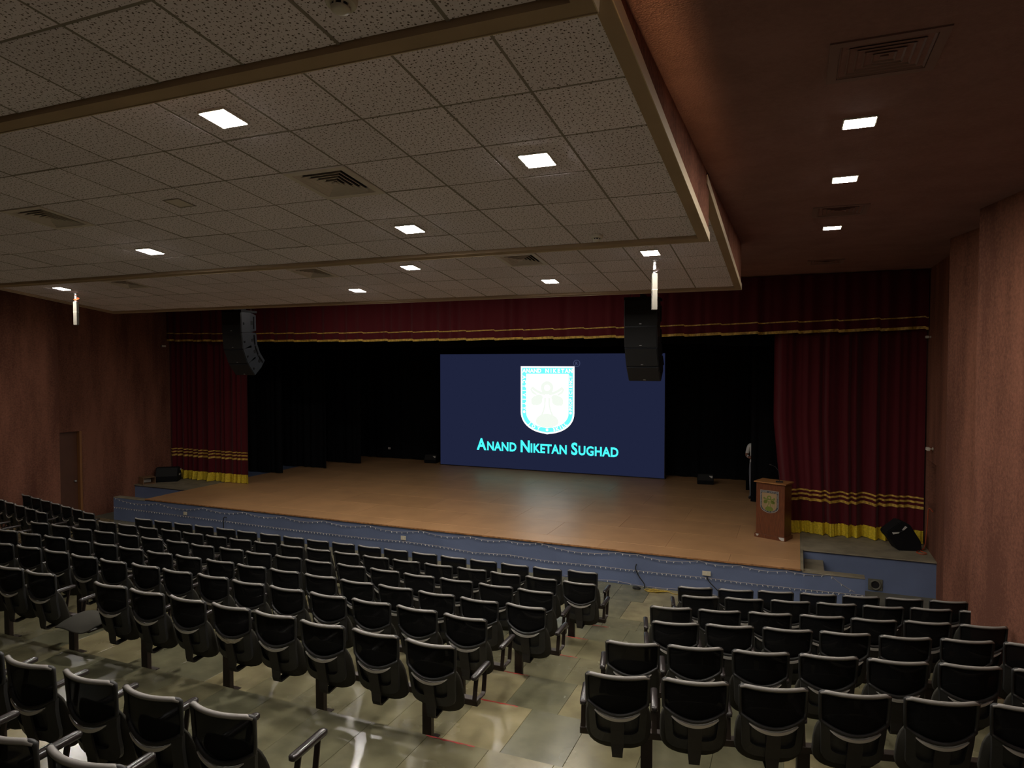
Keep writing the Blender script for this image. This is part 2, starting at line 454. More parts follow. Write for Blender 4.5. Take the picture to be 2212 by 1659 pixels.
for k, (a, b) in enumerate(((-3.06, -2.62), (-2.98, -2.66), (-3.1, -2.5), (-3.05, -2.76), (-3.05, -2.47), (-2.88, -2.42))):
    y = NOS[k]
    mb = MB(); n = 10
    rr = [[(a+(b-a)*i/n, y-.003-(.022*(1-.75*abs(i/n-.4))+.006*sin(i*2.3+k)), TZ[k+1]+.0012), (a+(b-a)*i/n, y-.003, TZ[k+1]+.0012), (a+(b-a)*i/n, y-.003, TZ[k+1]-.0)] for i in range(n+1)]
    mb.loft(rr, closed=True)
    tag(obj('floor_marking', mb, M_TAPE), tl[k], 'floor marking', 'red lines on the aisle steps')

# ---- walls (prisms in plan)
def wallp(name, poly, z0=-.05, z1=ZC, m=M_WALL): return struct(name, MB().prism(poly, z0, z1), m)
# right: by the stage, with the niche left open
wr = MB()
wr.box(2.36, 2.9, 11.5, 14.40, -.05, ZC); wr.box(2.36, 2.9, 15.32, 15.9, -.05, ZC)
wr.box(2.36, 2.9, 14.40, 15.32, -.05, 1.50); wr.box(2.36, 2.9, 14.40, 15.32, 2.36, ZC); wr.box(2.7, 2.9, 14.40, 15.32, 1.50, 2.36)
wall_r = struct('wall_right', wr, M_WALL)
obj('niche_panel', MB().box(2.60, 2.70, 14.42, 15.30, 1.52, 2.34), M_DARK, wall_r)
wallp('wall_right', [(2.05, 11.8), (2.62, 9.33), (3.4, 9.33), (3.1, 11.8)])
wallp('wall_right', [(1.97, 9.65), (6.05, -8), (6.6, -8), (3.0, 9.65)])
# left: mirror, with the doorway
wl = MB()
a, b = mir(2.9), mir(2.36)
wl.box(a, b, 12.62, 15.9, -.05, ZC); wl.box(a, b, 11.0, 11.82, -.05, ZC); wl.box(a, b, 11.82, 12.62, 2.37, ZC)
struct('wall_left', wl, M_WALL)
wallp('wall_left', [(mir(2.05), 11.8), (mir(2.62), 9.33), (mir(3.4), 9.33), (mir(3.1), 11.8)][::-1])
wallp('wall_left', [(mir(1.97), 9.65), (mir(6.05), -8), (mir(6.6), -8), (mir(3.0), 9.65)][::-1])
struct('wall_rear', MB().box(-24, 9, -8.3, -8, 0, ZC), M_WALL)
d = MB().box(-18.06, -18.02, 11.84, 12.60, 0, 2.36)
door = struct('door_1', d, M_DOOR)
obj('door_jamb', MB().box(-18.02, -17.905, 12.555, 12.62, 0, 2.37), M_JAMB, door, bevel=.004)
obj('door_jamb', MB().box(-18.02, -17.905, 11.82, 11.86, 0, 2.37), M_JAMB, door, bevel=.004)
kn = MB().lathe([(.02, 0), (.02, .02), (.012, .03), (.03, .045), (.032, .06), (.02, .075), (.0, .077)], 12, Matrix.Translation((-18.02, 12.47, 1.02)) @ Matrix.Rotation(pi/2, 4, 'Y'))
obj('door_knob', kn, M_BADGE, door, smooth=True)
# ---- proscenium header and the black stage house
struct('wall_front', MB().box(-18, 2.45, 15.72, 15.9, 4.9, ZC), M_BLACKP)
sb = MB(); sb.box(-20.2, 4.9, 22.3, 22.5, .5, 6.6); struct('wall_stage', sb, M_BLACKP)
sb = MB(); sb.box(-20.4, -20.2, 15.9, 22.5, .5, 6.6); sb.box(-20.2, -18, 15.72, 15.9, .5, 6.6); struct('wall_stage_left', sb, M_BLACKP)
sb = MB(); sb.box(4.9, 5.1, 15.9, 22.5, .5, 6.6); sb.box(2.45, 4.9, 15.72, 15.9, .5, 6.6); struct('wall_stage_right', sb, M_BLACKP)
# ---- brown ceiling
cb = MB(); cb.box(-24, 9, -8.3, 15.9, ZC, ZC+.2)
struct('ceiling', cb, M_CEIL)
struct('ceiling', MB().box(-20.4, 5.1, 15.9, 22.5, 6.4, 6.6), M_BLACKP)

# ---- the three sloping tiled ceiling panels
SL = .13; TA = atan(SL)
PX0, PX1 = -14.6, -.80
GX = [-2.677 + .6*k for k in range(-20, 4)]
lamp_cells = {1: [], 2: [(-3.577, 3.554), (-1.777, 4.754), (-3.577, 5.954), (-7.177, 5.954)],
              3: [(-5.377, 8.95), (-7.177, 10.15), (-3.577, 10.15), (-1.777, 8.95), (-13.177, 8.95)]}
vent_cells = {1: [], 2: [(-3.577, 4.754), (-7.177, 4.754)], 3: [(-3.577, 8.95), (-7.177, 8.95), (-11.377, 8.95)]}
PANEL = {1: (6.15, .75, 2.90, [.45, 1.05, 1.65, 2.25]), 2: (6.35, 2.62, 6.93, [2.054, 2.654, 3.254, 3.854, 4.454, 5.054, 5.654, 6.254]),
         3: (6.83, 6.72, 11.12, [6.85, 7.45, 8.05, 8.65, 9.25, 9.85, 10.45])}
def pz(i, y): return PANEL[i][0] - SL*y
tile_cache = {}
def tile_mesh(wx, wy):
    key = (round(wx, 3), round(wy, 3))
    if key not in tile_cache:
        b = .005
        def ring(d, z): return [(-wx/2+d, -wy/2+d, z), (wx/2-d, -wy/2+d, z), (wx/2-d, wy/2-d, z), (-wx/2+d, wy/2-d, z)]
        tile_cache[key] = MB().loft([ring(b, 0), ring(0, b), ring(0, .018)]).mesh('tile', M_TILE)
    return tile_cache[key]
for i in (1, 2, 3):
    a, y0, y1, gy = PANEL[i]
    bw = .10
    cb = MB()
    # bulkhead: closed box from the slope up to the brown ceiling
    x0, x1 = PX0, PX1
    t = .05
    v = [(x0+.01, y0, pz(i,y0)+t), (x1-.012, y0, pz(i,y0)+t), (x1-.012, y1-.01, pz(i,y1)+t), (x0+.01, y1-.01, pz(i,y1)+t),
         (x0+.01, y0, ZC+.02), (x1-.012, y0, ZC+.02), (x1-.012, y1-.01, ZC+.02), (x0+.01, y1-.01, ZC+.02)]
    v = [(x, y, min(max(z, 0), ZC+.02)) for x, y, z in v]
    cb.add(v, [(3,2,1,0),(4,5,6,7),(0,1,5,4),(1,2,6,5),(2,3,7,6),(3,0,4,7)])
    cloud = struct('ceiling', cb, M_WALL)
    # border boards (underside strip) and pale lip on the outer edge
    def slab(mb, xa, xb, ya, yb, d0, d1):
        vs = []
        for dz in (d0, d1):
            for x, y in ((xa, ya), (xb, ya), (xb, yb), (xa, yb)): vs.append((x, y, pz(i, y)+dz))
        mb.add(vs, [(3,2,1,0),(4,5,6,7),(0,1,5,4),(1,2,6,5),(2,3,7,6),(3,0,4,7)])
    for (xa, xb, ya, yb) in ((x1-bw, x1-.006, y0, y1-.006), (x0+.006, x0+bw, y0, y1-.006), (x0+bw, x1-bw, y1-bw, y1-.006)):
        mb = MB(); slab(mb, xa, xb, ya, yb, -.028, .05); obj('border_board', mb, M_BOARD, cloud)
    mb = MB(); slab(mb, x1-.006, x1, y0, y1, -.034, .055); slab(mb, x0, x0+.006, y0, y1, -.034, .055); slab(mb, x0, x1, y1-.006, y1, -.034, .0)
    obj('edge_strip', mb, M_LIP, cloud)
    # grid bars
    gb = MB(); xi0, xi1, yi0, yi1 = x0+bw, x1-bw, y0, y1-bw
    for gx in GX:
        if xi0 < gx < xi1+.03: slab(gb, gx-.011, gx+.011, yi0, yi1, .004, .02)
    for y in gy + [gy[-1]+.6]:
        if yi0 < y < yi1: slab(gb, xi0, xi1, y-.010, y+.010, .005, .02)
    go = obj('grid_bar', gb, M_GRID, cloud); go['kind'] = 'stuff'
    # tiles
    GXX = GX + [GX[-1]+.6]
    GYY = gy + [gy[-1]+.6]
    for ix in range(len(GXX)-1):
        for iy in range(len(GYY)-1):
            xa, xb = max(GXX[ix], xi0), min(GXX[ix+1], xi1); ya, yb = max(GYY[iy], yi0), min(GYY[iy+1], yi1)
            if xb-xa < .06 or yb-ya < .06: continue
            if i == 1 and (xa < -9.5): continue
            c = ((xa+xb)/2, (ya+yb)/2)
            if any(abs(c[0]-q[0]) < .2 and abs(c[1]-q[1]) < .2 for q in vent_cells[i]): continue
            sag = random.choice((0, 0, 0, 0, .002, .004))
            o = link('tile', tile_mesh(xb-xa-.012, (yb-ya-.012)/cos(TA)), cloud, (c[0], c[1], pz(i, c[1])+.002+sag), (-TA, 0, 0))
    PANEL[i] = PANEL[i] + (cloud,)

def lamp(label, loc, rot, m, group='square ceiling lamps'):
    t = thing('ceiling_light', label, 'ceiling light', loc, rot, group)
    h = .105
    mb = MB(); mb.box(-h-.012, h+.012, -h-.012, h+.012, -.012, .006); obj('frame', mb, M_LAMPB, t, bevel=.003)
    mb = MB(); mb.box(-h, h, -h, h, -.0132, -.008); obj('diffuser', mb, m, t)
    return t
LB = {(2, 0): 'square ceiling light nearest the camera, on the tiled ceiling behind the long brown band',
      (2, 1): 'square ceiling light on the middle tiled panel close to its right edge',
      (2, 2): 'square ceiling light on the middle panel beyond the square air vent',
      (2, 3): 'square ceiling light at the far left of the middle tiled panel',
      (3, 0): 'square ceiling light just past the step to the front tiled panel, at its centre',
      (3, 1): 'small square ceiling light in the front tiled panel above the middle of the stage curtain',
      (3, 2): 'square ceiling light in the front tiled panel above the screen emblem',
      (3, 3): 'square ceiling light directly above the right white hanging tube',
      (3, 4): 'square ceiling light at far left beside the left white hanging tube'}
for i in (2, 3):
    for j, (x, y) in enumerate(lamp_cells[i]): lamp(LB[(i, j)], (x, y, pz(i, y)), (-TA, 0, 0), M_LAMP)
for j, y in enumerate((5.81, 7.54, 10.19)):
    lamp(['square light in the brown side ceiling, nearest of the row of three', 'square light in the brown side ceiling, middle of the row of three',
          'square light in the brown side ceiling, farthest of the row of three'][j], (.41, y, ZC), (0, 0, 0), M_LAMPD if j == 2 else M_LAMPC)
for j, x in enumerate((-11.4, -9.6, -7.8, -6.0, -4.2)):  # added lamps, out of view, that light the stage boards and valance
    lamp('square light over the stage front behind the tiled panel, %s from left' % ['first', 'second', 'third', 'fourth', 'fifth'][j], (x, 13.2, ZC), (0, 0, 0), M_LAMPF, 'stage front lamps')
# unseen lamps added for their light, over the left aisle and at the back
for j, y in enumerate((5.81, 7.54)):
    lamp(['square light over the left side aisle nearest the back', 'square light over the left side aisle nearer the stage'][j], (mir(.41), y, ZC), (0, 0, 0), M_LAMPC, 'left aisle lamps')
for j, (x, y) in enumerate(((.41, 1.5), (.9, -2.0))):
    lamp(['square light in the brown ceiling just behind the first vent', 'square light in the brown ceiling at the back of the hall'][j], (x, y, ZC), (0, 0, 0), M_LAMPC, 'rear lamps')

def vent(label, loc, rot, m, s=.596):
    t = thing('air_vent', label, 'air vent', loc, rot, 'square air vents')
    h = s/2
    mb = MB()
    for a in ((-h, h, -h, -h+.055), (-h, h, h-.055, h), (-h, -h+.055, -h+.055, h-.055), (h-.055, h, -h+.055, h-.055)): mb.box(*a, -.006, .004)
    obj('frame', mb, m, t)
    obj('duct', MB().box(-h+.02, h-.02, -h+.02, h-.02, .03, .045), M_DARK, t)
    r = h-.058; k = 0
    while r > .06:
        # one square louvre ring: blades slanting outwards
        mb = MB()
        def sq(d, z): return [(-d, -d, z), (d, -d, z), (d, d, z), (-d, d, z)]
        q = [sq(r, -.004), sq(r-.005, -.005), sq(r-.036, .026), sq(r-.031, .027)]
        mb.loft(q, True, False, True); obj('louvre', mb, m, t)
        r -= .044; k += 1
    obj('centre_plate', MB().box(-r, r, -r, r, -.004, .006), m, t)
    return t
VL = {(2, 0): 'cream square air vent in the middle tiled panel between two lamps', (2, 1): 'cream square air vent at the far left of the middle tiled panel',
      (3, 0): 'square air vent in the front tiled panel nearest the right hanging tube', (3, 1): 'square air vent under the step band at the centre of the front panel',
      (3, 2): 'square air vent at the far left of the front tiled panel'}
for i in (2, 3):
    for j, (x, y) in enumerate(vent_cells[i]): vent(VL[(i, j)], (x, y, pz(i, y)+.001), (-TA, 0, 0), M_VENT)
for j, y in enumerate((4.63, 9.11, 13.67)):
    vent(['large brown square vent in the brown ceiling, nearest the camera', 'brown square vent between the second and third brown ceiling lamps', 'faint brown vent in the brown ceiling closest to the curtain'][j],
         (.45, y, ZC-.004), (0, 0, 0), M_VENTB, .60)
def detector(label, x, y, i, s):
    t = thing('smoke_detector', label, 'smoke detector', (x, y, pz(i, y)), (-TA, 0, 0), 'smoke detectors')
    obj('base', MB().lathe([(.062*s, .0), (.062*s, -.018*s), (.056*s, -.03*s), (.03*s, -.032*s)], 20), M_WHITE, t, smooth=False)
    obj('chamber', MB().lathe([(.034*s, -.03*s), (.034*s, -.046*s)], 20), M_DARK, t)
    obj('cap', MB().lathe([(.037*s, -.044*s), (.036*s, -.052*s), (.02*s, -.058*s), (.0, -.059*s)], 20), M_WHITE, t, smooth=True)
    rb = MB()
    for k in range(8): rb.cbox((.035*s, 0, -.038*s), (.006*s, .008*s, .016*s), Matrix.Rotation(2*pi*k/8, 4, 'Z'))
    obj('rib', rb, M_WHITE, t)
detector('round white smoke detector on the nearest tiled panel, cut by the top of the photo', -1.84, 2.50, 1, 1.15)
detector('small white smoke detector near the far right corner of the middle tiled panel', -1.84, 6.60, 2, 1.0)
hb = MB(); 
for a in ((-.1, .1, -.1, -.09), (-.1, .1, .09, .1), (-.1, -.09, -.09, .09), (.09, .1, -.09, .09)): hb.box(*a, -.005, .004)
hatch = thing('ceiling_hatch', 'small square hatch cover in a tile left of the middle air vent', 'hatch', (-5.35, 4.76, pz(2, 4.76)), (-TA, 0, 0))
obj('frame', hb, M_GRID, hatch); obj('cover', MB().box(-.088, .088, -.088, .088, -.003, .004), M_VENT, hatch)

# ================================================================== THE STAGE
ZS = .65
stage = MB()
stage.box(-15.74, .13, 12.80, 14.2, -.03, ZS-.025); stage.box(-19.9, 4.8, 14.2, 22.3, -.03, ZS-.025)
st = struct('stage', stage, M_BLUE)
nb = 0
ys = [12.79, 13.32, 14.54, 15.76, 17.12, 18.42, 19.64, 20.86, 22.1]
for r in range(len(ys)-1):
    off = -15.74 - (.0 if r % 2 == 0 else 1.22)
    x = off
    while x < .12:
        a, b = max(x, -15.76), min(x+2.44, .10)
        if b-a > .05:
            mb = MB(); mb.box(a+.0015, b-.0015, ys[r]+.003, ys[r+1]-.003, ZS-.022, ZS); obj('stage_board', mb, M_STAGE, st, bevel=.002)
        x += 2.44
obj('edge_trim', MB().box(-15.75, .12, 12.772, 12.79, ZS-.03, ZS-.001), M_EDGE, st, bevel=.002)
obj('edge_trim', MB().box(.10, .15, 12.772, 15.6, ZS-.03, ZS-.002), M_CONC, st, bevel=.002)
# concrete tops of the side stages
obj('side_stage_top', MB().box(.15, 2.36, 14.16, 15.72, ZS-.026, ZS-.002), M_CONC, st, bevel=.003)
obj('side_stage_top', MB().box(-17.9, -15.76, 14.16, 15.72, ZS-.026, ZS-.002), M_CONC, st, bevel=.003)
# low parapets hiding the steps at either end of the stage front, and the steps
def parapet(x0, x1, label):
    t = struct('stage_parapet', MB().box(x0, x1, 12.78, 12.97, -.03, .595), M_BLUE)
    obj('coping', MB().box(x0, x1, 12.772, 12.98, .595, .615), M_CONC, t, bevel=.004)
    s = MB(); 
    return t
parapet(.13, 1.10, ''); parapet(-16.93, -15.74, '')
sr = MB(); sr.box(.17, .50, 13.0, 14.19, -.02, .47); sr.box(.50, .80, 13.0, 14.19, -.02, .22); sr.box(.80, 1.08, 13.0, 14.19, -.02, .10)
struct('stage_steps', sr, M_CONC)
sr = MB(); sr.box(-16.2, -15.77, 13.0, 14.19, -.02, .45); sr.box(-16.6, -16.2, 13.0, 14.19, -.02, .28); struct('stage_steps', sr, M_CONC)
# floor pipe socket in the blue face on the right
pv = thing('wall_socket_ring', 'round brown ring socket low on the blue side-stage face', 'floor socket', (1.39, 14.2, .115))
obj('plate', MB().box(-.12, .12, -.02, -.002, -.105, .105), M_STEP, pv, bevel=.004)
rg = MB(); rg.tube([(.082*cos(2*pi*k/24), -.03, .082*sin(2*pi*k/24)) for k in range(24)], .016, 8, loop=True); obj('ring', rg, M_STEP, pv, smooth=True)
obj('bore', MB().lathe([(.075, 0), (.075, .004)], 20, Matrix.Translation((0, -.021, 0)) @ Matrix.Rotation(pi/2, 4, 'X')), M_DARK, pv)

# switch plates on the stage front
def plate(label, x, z, wd, ht):
    t = thing('switch_plate', label, 'switch plate', (x, 12.78, z), (0, 0, 0), 'switch plates on the stage front')
    obj('cover', MB().box(-wd/2, wd/2, -.012, 0, -ht/2, ht/2), M_PLATE, t, bevel=.003)
    obj('switch', MB().box(-.012, .012, -.017, -.012, -.018, .018), M_WHITE, t, bevel=.001)
    return t
plate('cream switch plate at the left end of the blue stage front', -14.32, .388, .12, .085)
plate('cream switch plate at the middle of the blue stage front', -7.887, .401, .125, .09)
plate('wide cream switch plate on the right of the blue stage front', -1.477, .39, .15, .085)

# fairy lights
def fairy(label, pts, nb_, sag=0.):
    t = thing('fairy_light_string', label, 'fairy lights', (0, 0, 0), (0, 0, 0), 'fairy lights on the stage front')
    P = []
    for (a, b) in zip(pts, pts[1:]):
        n = max(2, int(hypot(b[0]-a[0], b[1]-a[1])/.12))
        for k in range(n):
            u = k/n; P.append((a[0]+(b[0]-a[0])*u, 12.772, a[1]+(b[1]-a[1])*u - sag*4*u*(1-u)*(b[0]-a[0])/1.3))
    P.append((pts[-1][0], 12.772, pts[-1][1]))
    obj('wire', MB().tube(P, .0045, 5), M_WIRE, t)
    bm = MB(); L = len(P)-1
    for k in range(nb_):
        u = (k+.5)/nb_*L; i = int(u); f = u-i; p = [P[i][q]+(P[i+1][q]-P[i][q])*f for q in range(3)]
        T = Matrix.Translation((p[0], p[1]-.004, p[2]-.004)) @ Matrix.Rotation(random.uniform(-.6, .6), 4, 'Y')
        bm.lathe([(.005, 0), (.007, -.012), (.006, -.026), (.001, -.034)], 5, T)
    o = obj('bulb', bm, M_BULB, t); o['kind'] = 'stuff'
low = [(-16.93, .345), (-15.5, .335), (-14.33, .322), (-13, .315), (-11.35, .299), (-9.9, .302), (-8.8, .305), (-7.9, .33), (-7.0, .315), (-6.2, .27), (-5.38, .305), (-4.6, .275), (-3.81, .288), (-3.1, .29), (-2.37, .295), (-1.5, .31), (-.88, .30), (0, .305), (1.1, .325)]
fairy('lower fairy light string running level along the whole stage front', low, 200)
gar = [(-16.9, .60), (-15.27, .575), (-13.7, .585), (-12.4, .59), (-11.2, .585), (-10.0, .59), (-8.8, .60), (-7.44, .605), (-6.3, .60), (-5.45, .60), (-4.73, .62), (-3.12, .60), (-2.75, .60), (-1.61, .61), (-.9, .60), (-.1, .60), (.56, .61), (.95, .36)]
fairy('upper fairy light string hung in scallops under the stage edge', gar, 130, .075)
fairy('loose fairy wire lying along the foot of the stage front', [(-4.2, .03), (-3.6, .012), (-3.2, .05), (-2.75, .012), (-2.3, .015), (-1.9, .04), (-1.3, .012)], 14)
# cables
def cable(label, pts, r, m, name='cable', n=6):
    P = [Vector(p) for p in pts]; Q = []
    for i in range(len(P)-1):
        p0 = P[max(i-1, 0)]; p1 = P[i]; p2 = P[i+1]; p3 = P[min(i+2, len(P)-1)]
        for k in range(5):
            t = k/5; Q.append(.5*((2*p1)+(p2-p0)*t+(2*p0-5*p1+4*p2-p3)*t*t+(3*p1-p0-3*p2+p3)*t**3))
    Q.append(P[-1])
    return tag(obj(name, MB().tube(Q, r, n), m, smooth=True), label, 'cable')
cable('black cable hanging in a loop down the stage front beside the aisle', [(-2.76, 12.765, .42), (-2.77, 12.74, .33), (-2.70, 12.72, .20), (-2.60, 12.70, .08), (-2.59, 12.66, .012)], .011, M_CABLE)
cable('short black hooked cable on the stage front above the front row', [(-12.93, 12.765, .40), (-12.97, 12.75, .42), (-13.01, 12.745, .38), (-13.02, 12.75, .22), (-13.02, 12.75, .05)], .011, M_CABLE)
cable('dark cable slanting down from the wide cream switch plate', [(-1.47, 12.76, .345), (-1.42, 12.74, .25), (-1.22, 12.7, .08), (-1.1, 12.6, .012)], .009, M_CABLE)
yc = []
for k in range(60):
    a = k*.62; yc.append((-2.45+.13*cos(a)+.004*k, 12.56+.07*sin(a*1.05), .012+.002*(k % 7)))
cable('tangled yellow cable coil on the floor at the foot of the stage', yc + [(-2.0, 12.55, .01), (-1.85, 12.6, .01)], .007, M_CABLEY)
bc = [(-2.72+.07*cos(k*.9), 12.60+.05*sin(k*.9), .014+.003*(k % 5)) for k in range(24)]
cable('black cable bundle on the floor beside the yellow coil', bc, .009, M_CABLE)

# ---------------------------------------------------------------- LED screen
YS = 21.0
scr = thing('led_screen', 'large dark blue stage screen with a white shield emblem and cyan title', 'screen', (-7.575, YS, ZS))
X0, X1, Z0, Z1 = -3.865, 3.865, .03, 3.85
obj('cabinet', MB().box(X0-.02, X1+.02, .02, .16, 0, Z1+.02), M_BEZEL, scr)
obj('display', MB().box(X0, X1, 0, .03, Z0, Z1), M_NAVY, scr)
def shield_pts(wd, top, side, bot, ins, n=14):
    wd -= ins; top -= ins; b = bot+ins
    P = [(-wd, top), (-wd, side)]
    P += [(-wd*cos(pi/2*k/n), side + (b-side)*sin(pi/2*k/n)**.93) for k in range(1, n)]
    P += [(0, b-.02*wd)]
    P += [(wd*cos(pi/2*k/n), side + (b-side)*sin(pi/2*k/n)**.93) for k in range(n-1, 0, -1)]
    P += [(wd, side), (wd, top)]
    return P
def place_text(mb_all, body, size, x, z, ang, bold=.0, yoff=0., sx=1.):
    t = text_mb(body, size, 0, bold); lo, hi = bounds(t); cx, cy = (lo[0]+hi[0])/2, (lo[1]+hi[1])/2
    T = Matrix.Translation((x, yoff, z)) @ Matrix.Rotation(-ang, 4, 'Y') @ Matrix(((sx,0,0,-cx*sx),(0,0,-1,0),(0,1,0,-cy),(0,0,0,1)))
    mb_all.add([T @ Vector(p) for p in t.v], t.f)
def emblem(parent, y, k, mats, dy, sub=None):
    """shield with lettered border and a tree-figure; k = scale, y = face plane; half width .926, height 2.2, centred on top"""
    white, band, inner, green, letter = mats
    def put(name, mb, m):
        mb.xf(Matrix.Translation((0, y, 0)) @ Matrix.Diagonal((k, 1, k, 1))); return obj(name, mb, m, parent, recalc=False)
    SH = lambda ins: shield_pts(.926, 0, -1.50, -2.2, ins)
    def plate_(pts, lv): return MB().prism_xz(pts[::-1], -dy*(lv+1), -dy*lv if lv else 0)
    r = put('shield', plate_(SH(0), 0), white)
    par = r if sub else parent
    def put2(name, mb, m):
        mb.xf(Matrix.Translation((0, y, 0)) @ Matrix.Diagonal((k, 1, k, 1))); return obj(name, mb, m, par, recalc=False)
    put2('shield_border', plate_(SH(.055), 1), band)
    inn = shield_pts(.926, -.0, -1.50, -2.2, .195); inn = [(x, min(z, -.245)) for x, z in inn]
    put2('shield_field', plate_(inn, 2), inner)
    pic = MB(); yy = -dy*3.4
    def poly(P): pic.add([(x, yy, z) for x, z in P], [tuple(range(len(P)-1, -1, -1))])
    def ell(cx, cz, rx, rz, n=22): return [(cx+rx*cos(2*pi*q/n), cz+rz*sin(2*pi*q/n)) for q in range(n)]
    n = 24                                            # head ring
    for q in range(n):
        a, b = 2*pi*q/n, 2*pi*(q+1)/n
        pic.add([(r_*cos(t), yy, -.70+r_*sin(t)) for r_, t in ((.10, a), (.22, a), (.22, b), (.10, b))], [(0, 1, 2, 3)])
    for s_ in (-1, 1):                                # raised arms, crown, trunk and legs, trailing lines
        def ribbon(P, W):
            L = []
            for q, (x_, z_) in enumerate(P):
                a_, b_ = P[max(q-1, 0)], P[min(q+1, len(P)-1)]; dx_, dz_ = b_[0]-a_[0], b_[1]-a_[1]; l_ = hypot(dx_, dz_)
                L.append(((x_-dz_/l_*W[q], z_+dx_/l_*W[q]), (x_+dz_/l_*W[q], z_-dx_/l_*W[q])))
            for (p, q), (r_, t_) in zip(L, L[1:]): poly([p, q, t_, r_])
        ribbon([(s_*.06, -.90), (s_*.22, -.87), (s_*.38, -.80), (s_*.52, -.70)], [.05, .045, .045, .05])
        ribbon([(s_*.50, -.68), (s_*.56, -.76), (s_*.50, -.85), (s_*.36, -.93)], [.03, .035, .04, .03])
        ribbon([(s_*.07, -1.02), (s_*.075, -1.25), (s_*.12, -1.45), (s_*.22, -1.66), (s_*.34, -1.84)], [.035, .03, .03, .03, .025])
        ribbon([(s_*.50, -1.25), (s_*.52, -1.5), (s_*.50, -1.72)], [.008, .008, .008]); ribbon([(s_*.36, -1.28), (s_*.37, -1.42), (s_*.36, -1.52)], [.008, .008, .008])
        for (cx, cz, rx, rz) in ((.36, -1.12, .20, .16), (.28, -1.02, .14, .10), (.46, -1.16, .10, .12)): poly(ell(s_*cx, cz, rx, rz))
    hill = [(.40*cos(pi*q/16), -1.82+(.28*sin(pi*q/16))) for q in range(17)] + [(-.36, -1.9), (-.15, -2.0), (.15, -2.0), (.36, -1.9)]
    poly(hill)
    put2('tree_figure', pic, green)
    tx = MB(); yt = -dy*2.6
    nm = 'ANAND NIKETAN'; 
    for q, ch in enumerate(nm):
        if ch != ' ': place_text(tx, ch, .175, -.80+1.60*q/(len(nm)-1), -.145, 0, .006, yt)
    for q, ch in enumerate('ACTIVITY'): place_text(tx, ch, .16, -.80, -.36-1.02*q/7, -pi/2, .005, yt)
    for q, ch in enumerate('PROFICIENCY'): place_text(tx, ch, .15, .80, -1.38+1.04*q/10, pi/2, .004, yt)
    def arc(th):                                      # th from -90 (left) to 90 (right) along the rounded foot
        return (.80*sin(th), -1.50-.575*cos(th)**.93 if cos(th) > 0 else -1.5)
    for word, t0, t1 in (('JOY', -50, -22), ('SKILL', 18, 52)):
        for q, ch in enumerate(word):
            th = radians(t0+(t1-t0)*q/(len(word)-1)); x_, z_ = arc(th); place_text(tx, ch, .155, x_, z_, th*.8, .005, yt)
    for x_, z_ in ((-.80, -1.50), (.80, -1.50), (0, -2.075)):
        tx.add([(x_+.045*cos(2*pi*q/14), yt, z_+.045*sin(2*pi*q/14)) for q in range(14)], [tuple(range(13, -1, -1))])
    put2('border_lettering', tx, letter)
    return r
eh = thing  # noqa
em = emblem(scr, -.002, 1.0, (M_SWHITE, M_SCYAN, M_SFIELD, M_SCREAM, M_SWHITE), .003)
for o in list(scr.children):
    if o.name.split('.')[0] in ('shield', 'shield_border', 'shield_field', 'tree_figure', 'border_lettering'): o.location = (.075, 0, 3.445)
# registered mark
rm = MB(); n = 26
for q in range(n):
    a, b = 2*pi*q/n, 2*pi*(q+1)/n
    rm.add([(r_*cos(t), -.006, r_*sin(t)) for r_, t in ((.095, a), (.115, a), (.115, b), (.095, b))], [(0, 1, 2, 3)])
place_text(rm, 'R', .14, 0, 0, 0, .004, -.006)
obj('registered_mark', rm, M_SGREY, scr, loc=(1.075, 0, 3.54), recalc=False)
# title in small capitals
tt = MB(); x = 0.
def word_run(body, size, x):
    t = text_mb(body, size, 0, .016*size/.5, 1.05); lo, hi = bounds(t)
    T = Matrix(((1,0,0,x-lo[0]),(0,0,-1,-.006),(0,1,0,0),(0,0,0,1)))
    tt.add([T @ Vector(p) for p in t.v], t.f); return x + hi[0]-lo[0]
BIG, SM = .535, .405
for big, rest in (('A', 'NAND'), ('N', 'IKETAN'), ('S', 'UGHAD')):
    x = word_run(big, BIG, x)+.035; x = word_run(rest, SM, x)+.17
x -= .17
sc_ = 4.91/x
tt.xf(Matrix.Translation((-10.04+7.575, 0, .615)) @ Matrix.Diagonal((sc_, 1, 1, 1)))
obj('title_lettering', tt, M_STITLE, scr, recalc=False)

# ---------------------------------------------------------------- curtains
class Fold:
    def __init__(s, seed, n, amp):
        r = random.Random(seed); s.h = [(r.uniform(.5, 1.0)*amp*(.9**k), n*(k+1)*r.uniform(.7, 1.15), r.uniform(0, 6.28), r.uniform(-.12, .12)) for k in range(4)]
    def __call__(s, x, z): return sum(a*sin(f*x+p+d*z+1.1*sin(.43*f*x+2.3*p)) for a, f, p, d in s.h)
def drape(name, x0, x1, zb, zt, y, fold, m, parent, dx=.022, dzs=10, off=0., xin=None, zfun=None, flare=0.):
    nx = max(4, int((x1-x0)/dx)); us = [x0+(x1-x0)*k/nx for k in range(nx+1)]; vs = [k/dzs for k in range(dzs+1)]
    def fn(u, v):
        zl = zb + (zfun(u) if zfun else 0); zh = zt + (zfun(u) if (zfun and zt < 5.3) else 0)
        z = zl+(zh-zl)*v
        x = xin(u, z) if xin else u
        return (x, y - off + fold(u, z)*(1+flare*(1-v)), z)
    return obj(name, MB().grid(fn, us, vs), m, parent, smooth=True, recalc=False)
